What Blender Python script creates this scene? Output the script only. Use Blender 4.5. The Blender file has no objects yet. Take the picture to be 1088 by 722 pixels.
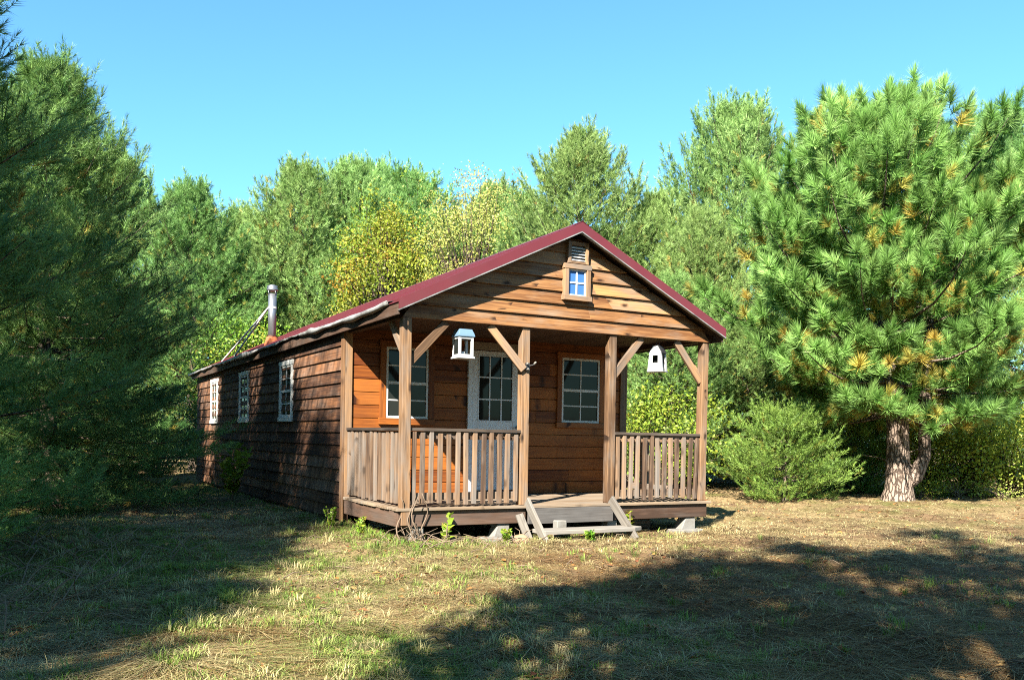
import bpy, math, random
import numpy as np
from mathutils import Vector, Matrix

random.seed(7)
RNG = np.random.default_rng(11)
scene = bpy.context.scene
COL = scene.collection
R = math.radians
CAM_Z = 1.035

# ------------------------------------------------------------------ helpers
def tag(o, label=None, cat=None, group=None, kind=None):
    if label: o["label"] = label
    if cat: o["category"] = cat
    if group: o["group"] = group
    if kind: o["kind"] = kind
    return o

def empty(name, loc=(0, 0, 0), rz=0.0, parent=None):
    o = bpy.data.objects.new(name, None)
    COL.objects.link(o)
    o.empty_display_size = 0.2
    o.location = loc
    o.rotation_euler = (0, 0, rz)
    if parent: o.parent = parent
    return o

def link(name, me, parent=None):
    o = bpy.data.objects.new(name, me)
    COL.objects.link(o)
    if parent: o.parent = parent
    return o

def copy_tree(o, parent=None):
    c = o.copy()
    COL.objects.link(c)
    if parent: c.parent = parent
    for ch in list(o.children):
        copy_tree(ch, c)
    return c

def np_mesh(name, v, f, mat=None, attrs=None, smooth=False):
    """v (N,3) float, f (M,k) int -> mesh, attrs: name -> (type, (N,..) array) on points"""
    v = np.asarray(v, dtype=np.float32)
    f = np.asarray(f, dtype=np.int32)
    k = f.shape[1]
    me = bpy.data.meshes.new(name)
    me.vertices.add(len(v))
    me.vertices.foreach_set("co", v.ravel())
    me.loops.add(f.size)
    me.loops.foreach_set("vertex_index", f.ravel())
    me.polygons.add(len(f))
    me.polygons.foreach_set("loop_start", np.arange(0, f.size, k, dtype=np.int32))
    if smooth:
        me.polygons.foreach_set("use_smooth", np.ones(len(f), dtype=bool))
    me.update(calc_edges=True)
    if attrs:
        for n, (t, a) in attrs.items():
            at = me.attributes.new(n, t, 'POINT')
            key = {'FLOAT': 'value', 'FLOAT_VECTOR': 'vector', 'FLOAT_COLOR': 'color'}[t]
            at.data.foreach_set(key, np.asarray(a, dtype=np.float32).ravel())
    if mat: me.materials.append(mat)
    return me

class MB:
    """collects boxes, prisms and tubes into ONE mesh, with grain coordinates and a random value per piece"""
    def __init__(self):
        self.v, self.f, self.g, self.r = [], [], [], []
    def add(self, vs, fs, grain, rnd=None):
        n = len(self.v)
        rnd = random.random() if rnd is None else rnd
        off = Vector((random.uniform(0, 40), random.uniform(0, 40), random.uniform(0, 40)))
        for p, g in zip(vs, grain):
            self.v.append(tuple(p)); self.g.append(tuple(Vector(g) + off)); self.r.append(rnd)
        for q in fs: self.f.append(tuple(i + n for i in q))
    def box(self, c, s, rot=None, along=None, taper=None):
        c = Vector(c)
        if along is None: along = max(range(3), key=lambda i: s[i])
        order = [along] + [i for i in range(3) if i != along]
        vs, gs = [], []
        for x in (-.5, .5):
            for y in (-.5, .5):
                for z in (-.5, .5):
                    p = Vector((x * s[0], y * s[1], z * s[2]))
                    gs.append([p[i] for i in order])
                    if rot is not None: p = rot @ p
                    vs.append(c + p)
        fs = [(0, 1, 3, 2), (4, 6, 7, 5), (0, 4, 5, 1), (2, 3, 7, 6), (0, 2, 6, 4), (1, 5, 7, 3)]
        self.add(vs, fs, gs)
        return self
    def rng(self, x0, x1, y0, y1, z0, z1, along=None):
        return self.box(((x0 + x1) / 2, (y0 + y1) / 2, (z0 + z1) / 2), (abs(x1 - x0), abs(y1 - y0), abs(z1 - z0)), along=along)
    def beam(self, p0, p1, w, h, up=(0, 0, 1)):
        p0, p1 = Vector(p0), Vector(p1)
        d = (p1 - p0); L = d.length; d.normalize()
        s = d.cross(Vector(up)).normalized(); u = s.cross(d)
        rot = Matrix((d, s, u)).transposed()
        return self.box((p0 + p1) / 2, (L, w, h), rot, along=0)
    def extrude(self, poly, vec, along=(1, 0, 0)):
        vec = Vector(vec); a = Vector(along).normalized(); n = vec.normalized(); b = n.cross(a)
        P = [Vector(p) for p in poly]; Q = [p + vec for p in P]; k = len(P)
        fs = [tuple(range(k)), tuple(range(2 * k - 1, k - 1, -1))]
        for i in range(k):
            j = (i + 1) % k
            fs.append((i, i + k, j + k, j))
        vs = P + Q
        self.add(vs, fs, [(p.dot(a), p.dot(b), p.dot(n)) for p in vs])
        return self
    def tube(self, pts, radii, n=8, cap=True):
        pts = [Vector(p) for p in pts]
        vs, gs, fs = [], [], []
        L = 0
        ref = Vector((0.3, 0.9, 0.1))
        for i, p in enumerate(pts):
            d = (pts[min(i + 1, len(pts) - 1)] - pts[max(i - 1, 0)]).normalized()
            if abs(d.dot(ref)) > .95: ref = Vector((1, 0, 0))
            s = d.cross(ref).normalized(); u = s.cross(d)
            if i: L += (p - pts[i - 1]).length
            for k in range(n):
                a = 2 * math.pi * k / n
                q = (s * math.cos(a) + u * math.sin(a)) * radii[i]
                vs.append(p + q); gs.append((L, q.x, q.y))
        for i in range(len(pts) - 1):
            for k in range(n):
                k2 = (k + 1) % n
                fs.append((i * n + k, i * n + k2, (i + 1) * n + k2, (i + 1) * n + k))
        if cap:
            fs.append(tuple(range(n - 1, -1, -1)))
            b = (len(pts) - 1) * n
            fs.append(tuple(b + k for k in range(n)))
        self.add(vs, fs, gs)
        return self
    def build(self, name, mat, parent=None, bevel=0.0, smooth=False):
        me = bpy.data.meshes.new(name)
        me.from_pydata(self.v, [], self.f)
        a = me.attributes.new("grain", 'FLOAT_VECTOR', 'POINT')
        a.data.foreach_set("vector", np.array(self.g, dtype=np.float32).ravel())
        a = me.attributes.new("rnd", 'FLOAT', 'POINT')
        a.data.foreach_set("value", np.array(self.r, dtype=np.float32))
        me.materials.append(mat)
        me.update()
        if smooth:
            me.polygons.foreach_set("use_smooth", [len(p.vertices) == 4 for p in me.polygons])
        o = link(name, me, parent)
        if bevel:
            m = o.modifiers.new("bevel", 'BEVEL'); m.width = bevel; m.segments = 1; m.limit_method = 'ANGLE'
        return o

# ------------------------------------------------------------------ materials
class NT:
    def __init__(self, name):
        self.m = bpy.data.materials.new(name); self.m.use_nodes = True
        self.t = self.m.node_tree; self.t.nodes.clear()
        self.out = self.n('ShaderNodeOutputMaterial')
    def n(self, typ, **kw):
        nd = self.t.nodes.new(typ)
        for k, v in kw.items(): setattr(nd, k, v)
        return nd
    def l(self, a, b): self.t.links.new(a, b)
    def set(self, sock, v):
        if hasattr(v, 'is_linked') or isinstance(v, bpy.types.NodeSocket): self.l(v, sock)
        else: sock.default_value = v
    def attr(self, name, out='Vector'):
        return self.n('ShaderNodeAttribute', attribute_name=name).outputs[out]
    def math(self, op, a, b=0.0, c=None, clamp=False):
        nd = self.n('ShaderNodeMath', operation=op, use_clamp=clamp)
        self.set(nd.inputs[0], a); self.set(nd.inputs[1], b)
        if c is not None: self.set(nd.inputs[2], c)
        return nd.outputs[0]
    def scale(self, vec, s, off=(0, 0, 0)):
        nd = self.n('ShaderNodeMapping'); self.l(vec, nd.inputs[0])
        nd.inputs['Scale'].default_value = s; nd.inputs['Location'].default_value = off
        return nd.outputs[0]
    def noise(self, vec, sc=1.0, det=4, rough=.55, dist=0.0):
        nd = self.n('ShaderNodeTexNoise'); self.l(vec, nd.inputs['Vector'])
        nd.inputs['Scale'].default_value = sc; nd.inputs['Detail'].default_value = det
        nd.inputs['Roughness'].default_value = rough; nd.inputs['Distortion'].default_value = dist
        return nd.outputs[0]
    def ramp(self, f, stops):
        nd = self.n('ShaderNodeValToRGB'); self.l(f, nd.inputs[0])
        e = nd.color_ramp.elements
        while len(e) < len(stops): e.new(.5)
        for el, (p, c) in zip(e, stops):
            el.position = p
            el.color = (c, c, c, 1) if isinstance(c, (int, float)) else (*c, 1)
        return nd.outputs[0]
    def mix(self, f, a, b, typ='MIX'):
        nd = self.n('ShaderNodeMix', data_type='RGBA', blend_type=typ)
        self.set(nd.inputs[0], f)
        self.set(nd.inputs[6], (*a, 1) if isinstance(a, tuple) else a)
        self.set(nd.inputs[7], (*b, 1) if isinstance(b, tuple) else b)
        return nd.outputs[2]
    def bump(self, h, strength=.3, dist=.01):
        nd = self.n('ShaderNodeBump'); self.l(h, nd.inputs['Height'])
        nd.inputs['Strength'].default_value = strength; nd.inputs['Distance'].default_value = dist
        return nd.outputs[0]
    def bsdf(self, col, rough=.7, spec=.3, metal=0.0, normal=None):
        nd = self.n('ShaderNodeBsdfPrincipled')
        self.set(nd.inputs['Base Color'], (*col, 1) if isinstance(col, tuple) else col)
        self.set(nd.inputs['Roughness'], rough)
        nd.inputs['Specular IOR Level'].default_value = spec
        nd.inputs['Metallic'].default_value = metal
        if normal: self.l(normal, nd.inputs['Normal'])
        return nd.outputs[0]
    def done(self, sh):
        self.l(sh, self.out.inputs[0]); return self.m

def wood(name, dark, light, gray=(.25, .22, .19), gray_amt=.3, rough=.75, knots=.8, streak=0.0, spec=.25):
    t = NT(name)
    g = t.attr("grain"); rnd = t.attr("rnd", 'Fac')
    fine = t.noise(t.scale(g, (2.2, 45, 45)), 1, 5, .6, .3)
    mid = t.noise(t.scale(g, (.9, 9, 9)), 1, 4, .55, .8)
    f = t.math('ADD', t.math('MULTIPLY', fine, .62), t.math('MULTIPLY', mid, .50))
    f = t.math('ADD', f, t.math('MULTIPLY', t.math('SUBTRACT', rnd, .5), .40))
    col = t.mix(t.ramp(f, [(.33, 0.), (.72, 1.)]), dark, light)
    # grey weathering in blotches
    w = t.noise(t.scale(g, (1.6, 5, 5), (7, 3, 1)), 1, 5, .62)
    w = t.math('ADD', w, t.math('MULTIPLY', t.math('SUBTRACT', rnd, .5), .2))
    wm = t.math('MULTIPLY', t.ramp(w, [(.42, 0.), (.68, 1.)]), gray_amt)
    grc = t.mix(fine, tuple(c * .55 for c in gray), tuple(min(1, c * 1.35) for c in gray))
    col = t.mix(wm, col, grc)
    if streak:  # vertical weather streaks, with some tree shade painted into them
        s = t.noise(t.scale(g, (6, .8, .5), (3, 9, 2)), 1, 5, .65, .2)
        s2 = t.noise(t.scale(g, (3, .35, .35), (13, 2, 5)), 1, 3, .6)
        sm = t.math('MULTIPLY', t.ramp(t.math('ADD', t.math('MULTIPLY', s, .6), t.math('MULTIPLY', s2, .4)), [(.42, 1.), (.58, 0.)]), streak)
        col = t.mix(sm, col, tuple(c * .35 for c in dark))
    if knots:
        vo = t.n('ShaderNodeTexVoronoi', feature='F1', voronoi_dimensions='2D')
        wob = t.n('ShaderNodeVectorMath', operation='ADD'); t.l(t.scale(g, (2.6, 6.5, 1)), wob.inputs[0])
        t.l(t.math('MULTIPLY', t.noise(g, 14, 2), .16), wob.inputs[1])
        t.l(wob.outputs[0], vo.inputs['Vector']); vo.inputs['Scale'].default_value = 1
        km = t.math('MULTIPLY', t.ramp(vo.outputs['Distance'], [(.06, 1.), (.11, .55), (.20, 0.)]), knots)
        km = t.math('MULTIPLY', km, t.math('GREATER_THAN', t.noise(t.scale(g, (2, 6, 3), (3, 3, 3)), 1, 0), .5))
        col = t.mix(km, col, (dark[0] * .22, dark[1] * .2, dark[2] * .2))
    nrm = t.bump(fine, .35, .006)
    return t.done(t.bsdf(col, rough, spec, 0, nrm))

def plain(name, col, rough=.5, spec=.4, metal=0.0, var=.15, sc=12, bump=0.0, dirt=None, dirt_amt=.5):
    t = NT(name)
    c = t.n('ShaderNodeTexCoord').outputs['Object']
    n = t.noise(c, sc, 5, .6)
    k = t.mix(n, tuple(x * (1 - var) for x in col), tuple(min(1, x * (1 + var)) for x in col))
    if dirt:
        d = t.noise(c, sc * .35, 6, .65)
        k = t.mix(t.math('MULTIPLY', t.ramp(d, [(.48, 0.), (.68, 1.)]), dirt_amt), k, dirt)
    nrm = t.bump(n, bump, .01) if bump else None
    return t.done(t.bsdf(k, rough, spec, metal, nrm))

def foliage(name, c0, c1, brown=(.30, .15, .03), trans=.25, rough=.5, spec=.3):
    """attribute tint: r hue mix, g amount of browned needles, b brightness"""
    t = NT(name)
    a = t.n('ShaderNodeAttribute', attribute_name='tint')
    sp = t.n('ShaderNodeSeparateColor'); t.l(a.outputs['Color'], sp.inputs[0])
    col = t.mix(sp.outputs[0], c0, c1)
    col = t.mix(sp.outputs[1], col, brown)
    hsv = t.n('ShaderNodeHueSaturation')
    orr = t.n('ShaderNodeObjectInfo').outputs['Random']
    t.l(t.math('ADD', t.math('MULTIPLY', orr, .034), .483), hsv.inputs['Hue'])
    t.l(col, hsv.inputs['Color'])
    t.l(t.math('MULTIPLY', t.math('ADD', t.math('MULTIPLY', sp.outputs[2], .8), .6), t.math('ADD', t.math('MULTIPLY', t.math('FRACT', t.math('MULTIPLY', orr, 7.3)), .22), .96)), hsv.inputs['Value'])
    col = hsv.outputs[0]
    p = t.bsdf(col, rough, spec)
    tr = t.n('ShaderNodeBsdfTranslucent'); t.l(col, tr.inputs['Color'])
    mx = t.n('ShaderNodeMixShader'); mx.inputs[0].default_value = trans
    t.l(p, mx.inputs[1]); t.l(tr.outputs[0], mx.inputs[2])
    return t.done(mx.outputs[0])

def bark(name, c0, c1, sc=6.0):
    t = NT(name)
    g = t.attr("grain")
    v = t.n('ShaderNodeTexVoronoi', feature='DISTANCE_TO_EDGE')
    o = t.n('ShaderNodeTexCoord').outputs['Object']
    w = t.noise(o, sc * .8, 4, .6)
    vec = t.n('ShaderNodeVectorMath', operation='ADD')
    t.l(t.scale(o, (sc * 1.6, sc * 1.6, sc * .45)), vec.inputs[0]); t.l(w, vec.inputs[1])
    t.l(vec.outputs[0], v.inputs['Vector']); v.inputs['Scale'].default_value = 1
    crack = t.ramp(v.outputs['Distance'], [(.02, 0.), (.16, 1.)])
    n = t.noise(o, sc * 5, 5, .65)
    col = t.mix(crack, tuple(x * .3 for x in c0), t.mix(n, c0, c1))
    h = t.math('ADD', t.math('MULTIPLY', crack, .8), t.math('MULTIPLY', n, .3))
    return t.done(t.bsdf(col, .9, .15, 0, t.bump(h, .9, .03)))

M = {}
M['gable'] = wood('gable pine boards', (.090, .036, .012), (.31, .158, .060), (.155, .12, .09), .75, knots=.95)
M['porchwall'] = wood('orange stained boards', (.080, .019, .003), (.265, .082, .012), (.10, .040, .015), .4, rough=.6, knots=.95)
M['siding'] = wood('dark brown weathered siding', (.030, .012, .006), (.190, .082, .034), (.12, .095, .08), .6, rough=.85, knots=.3, streak=.7)
M['post'] = wood('weathered post timber', (.062, .034, .018), (.26, .152, .078), (.125, .105, .09), .9, knots=.95)
M['baluster'] = wood('weathered baluster wood', (.045, .027, .018), (.19, .120, .072), (.125, .11, .098), .95, knots=.6)
M['rail'] = wood('dark rail wood', (0.0222, 0.0163, 0.0133), (0.0666, 0.0481, 0.0348), (0.0888, 0.0777, 0.0703), .5, knots=.3)
M['deck'] = wood('grey deck planks', (0.0799, 0.0533, 0.0333), (0.2198, 0.1598, 0.1066), (0.1465, 0.1299, 0.1099), .7, knots=.4)
M['rim'] = wood('dark brown rim board', (0.0333, 0.0185, 0.0118), (0.0925, 0.0518, 0.0340), (0.0814, 0.0703, 0.0629), .5, knots=.5)
M['riser'] = wood('grey painted riser', (0.0444, 0.0407, 0.0385), (0.0851, 0.0777, 0.0740), (0.1110, 0.1073, 0.1036), .5, knots=.3)
M['graywood'] = wood('silvered plank wood', (0.0780, 0.0688, 0.0596), (0.1743, 0.1583, 0.1376), (0.1376, 0.1308, 0.1216), .6, knots=.4)
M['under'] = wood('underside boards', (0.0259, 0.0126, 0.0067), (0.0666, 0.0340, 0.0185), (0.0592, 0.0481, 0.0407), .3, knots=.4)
M['trim'] = wood('corner trim wood', (0.0888, 0.0444, 0.0207), (0.2146, 0.1221, 0.0592), (0.1036, 0.0888, 0.0777), .75, knots=.5)
M['white'] = plain('white window paint', (.46, .455, .44), .45, .4, 0, .06, 14, 0, (0.2368, 0.2072, 0.1702), .4)
M['doorwhite'] = plain('white door paint', (.50, .51, .54), .4, .4, 0, .04, 6, 0, (0.2232, 0.2108, 0.1922), .2)
M['cream'] = plain('cream door casing', (0.2220, 0.1850, 0.1406), .6, .3, 0, .1, 10, 0, (0.1480, 0.1110, 0.0814), .3)
M['roof'] = plain('maroon metal roof', (.088, .0125, .0165), .42, .45, .0, .2, 3, .05, (0.0670, 0.0251, 0.0251), .5)
M['alu'] = plain('bent aluminium', (.20, .20, .20), .5, .4, .2, .35, 9, .1, (.05, .04, .034), .85)
M['steel'] = plain('stove pipe steel', (.24, .25, .27), .38, .5, .8, .15, 8, .03, (0.3000, 0.3000, 0.3100), .3)
M['rust'] = plain('rusty collar', (0.3108, 0.0888, 0.0370), .8, .2, 0, .3, 20)
M['rod'] = plain('galvanised rod', (.55, .55, .53), .7, .2, 0, .1)
M['concrete'] = plain('concrete block', (0.1560, 0.1491, 0.1376), .9, .2, 0, .2, 18, .4, (0.0780, 0.0688, 0.0551), .55)
M['lampwhite'] = plain('white lantern paint', (0.2890, 0.2975, 0.3060), .5, .4, 0, .05, 10, 0, (0.3774, 0.3522, 0.3145), .25)
M['lampblue'] = plain('pale blue lantern roof', (.085, .145, .21), .4, .5, 0, .1, 9)
M['black'] = plain('black iron', (0.0200, 0.0200, 0.0220), .5, .4, 0, .2)
M['wax'] = plain('candle wax', (0.5920, 0.5698, 0.5032), .5, .4, 0, .03)
M['stone'] = plain('tan stone', (0.1998, 0.1332, 0.0814), .9, .2, 0, .3, 14, .5)
M['twig'] = plain('dead twig', (0.1258, 0.0925, 0.0666), .9, .1, 0, .35, 15)
M['bark_red'] = bark('red pine bark', (0.1300, 0.0920, 0.0700), (0.3000, 0.2350, 0.1900), 9)
M['bark'] = bark('grey pine bark', (0.0700, 0.0500, 0.0380), (0.1500, 0.1150, 0.0900), 9)

def glass_mat(name, base):
    t = NT(name)
    o = t.n('ShaderNodeTexCoord').outputs['Object']
    b = t.bump(t.noise(o, 3, 2), .04, .02)
    return t.done(t.bsdf(base, .05, .14, 0, b))
M['glass'] = glass_mat('dark window glass', (.012, .013, .012))
M['glass_painted_sky'] = glass_mat('window glass with painted sky reflection', (.035, .10, .27))  # blue base colour paints the reflected sky into the pane

M['pine_big'] = foliage('red pine needles', (.090, .190, .032), (.235, .360, .100), (.46, .29, .06), .3)
M['pine_far'] = foliage('white pine needles', (.100, .198, .046), (.240, .360, .115), (.36, .27, .06), .3)
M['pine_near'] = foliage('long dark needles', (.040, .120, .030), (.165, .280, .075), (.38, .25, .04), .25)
M['pine_young'] = foliage('young pine needles', (.070, .165, .026), (.18, .295, .060), (.28, .23, .04), .3)
M['leaf_maple'] = foliage('yellow green maple leaves', (.095, .18, .016), (.23, .255, .026), (.30, .19, .025), .35)
M['leaf_pale'] = foliage('pale yellow leaves', (.17, .225, .045), (.32, .33, .085), (.30, .23, .07), .35)
M['leaf_green'] = foliage('green shrub leaves', (.075, .16, .014), (.20, .27, .030), (.30, .27, .04), .35)
M['leaf_lime_sunlit'] = foliage('lime shrub leaves with painted sun', (.17, .25, .025), (.36, .40, .06), (.40, .34, .06), .4)  # yellow-green leaves, lightened in colour to stand in for sun on them
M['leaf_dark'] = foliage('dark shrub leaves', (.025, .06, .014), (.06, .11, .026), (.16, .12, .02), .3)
M['grass'] = foliage('grass blades', (.042, .118, .010), (.15, .20, .026), (.33, .26, .14), .25, .6, .2)
M['fallen'] = foliage('fallen leaves', (.25, .11, .03), (.36, .22, .075), (.14, .05, .024), .2, .7, .2)

# ------------------------------------------------------------------ cabin frame of reference
P0 = Vector((-1.243, 10.2, CAM_Z - .645))
U = Vector((.877, .480, -.008)).normalized()
V0 = Vector((-.480, .877, .0205))
W = U.cross(V0).normalized()
V = W.cross(U).normalized()
CAB = Matrix((U, V, W)).transposed().to_4x4(); CAB.translation = P0
def cab(u, v, z=0): return CAB @ Vector((u, v, z))
def to_uv(x, y):
    rx, ry = x - P0.x, y - P0.y
    return rx * .877 + ry * .480, -rx * .480 + ry * .877

# ------------------------------------------------------------------ ground
RELIEF = [(.012, 6.1, 2.2, 1), (.012, -3.3, 7.4, 2), (.010, 13, 5, 1), (.010, -7, 15, 2), (.007, 21, 17, .5), (.007, 17, -23, 3.1)]
def ground_z(x, y):
    x = np.asarray(x, dtype=float); y = np.asarray(y, dtype=float)
    u, v = to_uv(x, y)
    g = np.where(v > 0, .0215 * v, .055 * v)
    g = np.clip(g, -1.2, .75)
    g = g - .013 * np.clip(u, -3, 5.5)
    g = g + .018 * np.sin(x * .9 + 1.3) * np.sin(y * .8 + .4) + .018 * np.sin(x * 2.3 + y * 1.1) + .010 * np.sin(x * 4.9 - y * 3.7) \
          + .006 * np.sin(x * 9.1 + y * 7.7)
    return g

def axis(lo, hi, step, far):
    mid = np.arange(lo, hi + step / 2, step)
    out = []; s = step; p = hi
    while p < far: s *= 1.35; p += s; out.append(p)
    neg = []; s = step; p = lo
    while p > -far: s *= 1.35; p -= s; neg.append(p)
    return np.concatenate([np.array(neg[::-1]), mid, np.array(out)])
gx, gy = axis(-9, 13, .08, 600), axis(4, 26, .08, 600)
GX, GY = np.meshgrid(gx, gy)
GZ = ground_z(GX, GY)
hf = sum(a * np.sin(GX * fx + GY * fy + p) for a, fx, fy, p in RELIEF)
GZ = GZ + np.where((abs(GX) < 14) & (GY > 3) & (GY < 27), hf, 0)
nx, ny = len(gx), len(gy)
ii = (np.arange(ny - 1)[:, None] * nx + np.arange(nx - 1)[None, :]).ravel()
gf = np.stack([ii, ii + 1, ii + nx + 1, ii + nx], 1)

def ground_material():
    t = NT('yard ground')
    p = t.n('ShaderNodeNewGeometry').outputs['Position']
    big = t.noise(p, .35, 4, .6, .4)
    med = t.noise(p, 1.6, 5, .65, .3)
    fine = t.noise(p, 22, 6, .7)
    vfine = t.noise(p, 90, 3, .7)
    straw = t.mix(fine, (.085, .056, .027), (.30, .22, .115))
    green = t.mix(fine, (.03, .042, .011), (.11, .115, .03))
    dirt = t.mix(vfine, (.045, .028, .017), (.20, .125, .07))
    gm = t.ramp(t.math('ADD', t.math('MULTIPLY', big, .6), t.math('MULTIPLY', med, .45)), [(.47, 0.), (.60, .8)])
    c = t.mix(gm, straw, green)
    sx = t.n('ShaderNodeSeparateXYZ'); t.l(p, sx.inputs[0])
    worn = t.math('MULTIPLY', t.math('MULTIPLY', t.math('ADD', sx.outputs[0], .6), .09, None, True), t.math('MULTIPLY', t.math('SUBTRACT', 14.0, sx.outputs[1]), .16, None, True))
    worn = t.math('MINIMUM', worn, .16)
    dn = t.math('ADD', t.math('MULTIPLY', t.noise(p, .5, 5, .6, .5), .55), t.math('MULTIPLY', t.noise(p, 3.1, 4, .6), .45))
    dm = t.ramp(t.math('ADD', dn, worn), [(.47, 0.), (.60, .95)])
    c = t.mix(dm, c, dirt)
    h = t.math('ADD', fine, t.math('MULTIPLY', vfine, .6))
    return t.done(t.bsdf(c, .95, .1, 0, t.bump(h, .8, .03)))
gme = np_mesh('ground', np.stack([GX.ravel(), GY.ravel(), GZ.ravel()], 1), gf, ground_material(), None, True)
tag(link('ground', gme), kind='structure')

# ------------------------------------------------------------------ cabin
cabin = empty('cabin')
cabin.matrix_world = CAB
tag(cabin, 'brown wooden cabin with maroon metal roof and railed front porch', 'cabin')
L = 12.9          # rear wall
WV = 1.86         # front wall plane behind the porch
UL, UR = -.055, 4.355
RIDGE_U, RIDGE_Z, EAVE_L, EAVE_R, EAVE_Z = 2.17, 3.415, -.175, 4.485, 2.285
sl = (RIDGE_Z - EAVE_Z) / (RIDGE_U - EAVE_L); sr = (RIDGE_Z - EAVE_Z) / (EAVE_R - RIDGE_U)

# side and rear walls: lapped boards as wedges
def lap(mb, a0, a1, z0, z1, place, exposure=.163, lo=2.2, hi=3.8):
    z = z0
    while z < z1 - .02:
        zt = min(z + exposure, z1)
        a = a0
        while a < a1 - .01:
            b = min(a1, a + random.uniform(lo, hi))
            if a1 - b < .5: b = a1
            w = random.uniform(-.003, .003)
            pr = [(0, z + w), (.034, z + w), (.009, zt + .012), (0, zt + .012)]
            vs = [place(a + .0015, d, zz) for d, zz in pr] + [place(b - .0015, d, zz) for d, zz in pr]
            gs = [(0 + a, zz, d) for d, zz in pr] + [(b, zz, d) for d, zz in pr]
            fs = [(0, 1, 2, 3), (7, 6, 5, 4), (0, 4, 5, 1), (1, 5, 6, 2), (2, 6, 7, 3), (3, 7, 4, 0)]
            mb.add(vs, fs, gs)
            a = b
        z += exposure
ZB = -.30
w = MB(); lap(w, WV, L, ZB, 2.19, lambda a, d, z: (UL - d, a, z)); w.build('side_wall', M['siding'], cabin)
w = MB(); lap(w, WV, L, ZB, 2.19, lambda a, d, z: (UR + d, a, z)); w.build('side_wall', M['siding'], cabin)
w = MB(); lap(w, UL, UR, ZB, 2.15, lambda a, d, z: (a, L + d, z))
w.extrude([(UL, L - .02, 2.12), (UR, L - .02, 2.12), (RIDGE_U, L - .02, 3.14)], (0, .035, 0)); w.build('rear_wall', M['siding'], cabin)
# inner core so nothing shows through the laps
w = MB(); w.rng(UL + .002, UL + .05, WV + .03, L - .003, -.34, 2.17); w.rng(UR - .05, UR - .002, WV + .03, L - .003, -.34, 2.17)
w.rng(UL + .052, UR - .052, WV + .03, WV + .08, -.05, 2.2); w.rng(UL + .052, UR - .052, L - .05, L - .003, -.34, 2.1)
w.build('wall_sheathing', M['under'], cabin)
# front wall of shiplap boards inside the porch
w = MB(); z = .0
while z < 2.19:
    zt = min(z + .172, 2.22); a = UL + .005
    while a < UR - .02:
        b = min(UR - .005, a + random.uniform(2.4, 4.6))
        if UR - b < .6: b = UR - .005
        w.rng(a + .001, b - .001, WV, WV + .028, z + .0035, zt - .0035, along=0); a = b
    z += .172
w.build('front_wall', M['porchwall'], cabin, .004)
# corner boards
for (a, s) in ((UL, -1), (UR, 1)):
    w = MB()
    w.rng(a + s * .027, a + s * .052, WV - .03, WV + .08, -.32, 2.22, along=2)
    w.rng(a + s * .025, a - s * .07, WV - .03, WV - .004, -.04, 2.19, along=2)
    w.build('corner_board', M['trim'], cabin, .003)

# ---- roof
prof = [(EAVE_L, EAVE_Z), (RIDGE_U, RIDGE_Z), (EAVE_R, EAVE_Z), (EAVE_R, EAVE_Z - .012), (RIDGE_U, RIDGE_Z - .013), (EAVE_L, EAVE_Z - .012)]
RV0, RV1 = -.25, 13.12
FALL = -.006                                              # the old roof settles towards the rear
def dz(v): return FALL * (v - RV0)
def zl(u): return EAVE_Z + sl * (u - EAVE_L) if u < RIDGE_U else EAVE_Z + sr * (EAVE_R - u)
rf = MB()
rf.extrude([(u, RV0, z) for u, z in prof], (0, RV1 - RV0, dz(RV1)), (0, 1, 0))
vv = RV0 + .1
while vv < RV1 - .05:                                     # standing ribs
    for ua, ub in ((EAVE_L, RIDGE_U - .06), (RIDGE_U + .06, EAVE_R)):
        rf.extrude([(ua, vv, zl(ua) + .001 + dz(vv)), (ub, vv, zl(ub) + .001 + dz(vv)), (ub, vv, zl(ub) + .02 + dz(vv)), (ua, vv, zl(ua) + .02 + dz(vv))], (0, .03, 0), (1, 0, 0))
    vv += .229
roof = rf.build('roof', M['roof'], cabin)
rc = MB()
rc.extrude([(RIDGE_U - .13, RV0 - .035, zl(RIDGE_U - .13) + .024), (RIDGE_U, RV0 - .035, RIDGE_Z + .03), (RIDGE_U + .13, RV0 - .035, zl(RIDGE_U + .13) + .024),
            (RIDGE_U + .13, RV0 - .035, zl(RIDGE_U + .13) + .021), (RIDGE_U, RV0 - .035, RIDGE_Z + .026), (RIDGE_U - .13, RV0 - .035, zl(RIDGE_U - .13) + .021)], (0, RV1 - RV0 + .07, dz(RV1)), (0, 1, 0))
rc.build('ridge_cap', M['roof'], roof)
def rake(v0, dv, h0, h1, ext=.0):
    mb = MB()
    for e, s in ((EAVE_L - ext, -1), (EAVE_R + ext, 1)):
        ez = EAVE_Z + dz(v0); rz_ = RIDGE_Z + dz(v0)
        mb.extrude([(e, v0, ez - h0), (RIDGE_U, v0, rz_ - h0), (RIDGE_U, v0, rz_ - h1), (e, v0, ez - h1)], (0, dv, 0), (1, 0, sl * -s))
    return mb
rake(RV0 - .03, .026, -.020, .094).build('rake_trim', M['roof'], roof)
rake(RV0 - .034, .05, .096, .110).build('drip_edge', M['alu'], roof)
rake(RV1 + .004, .026, -.022, .115).build('rake_trim', M['roof'], roof)
sh = MB()                                                 # board sheathing below the metal, rafters at the overhang
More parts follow.
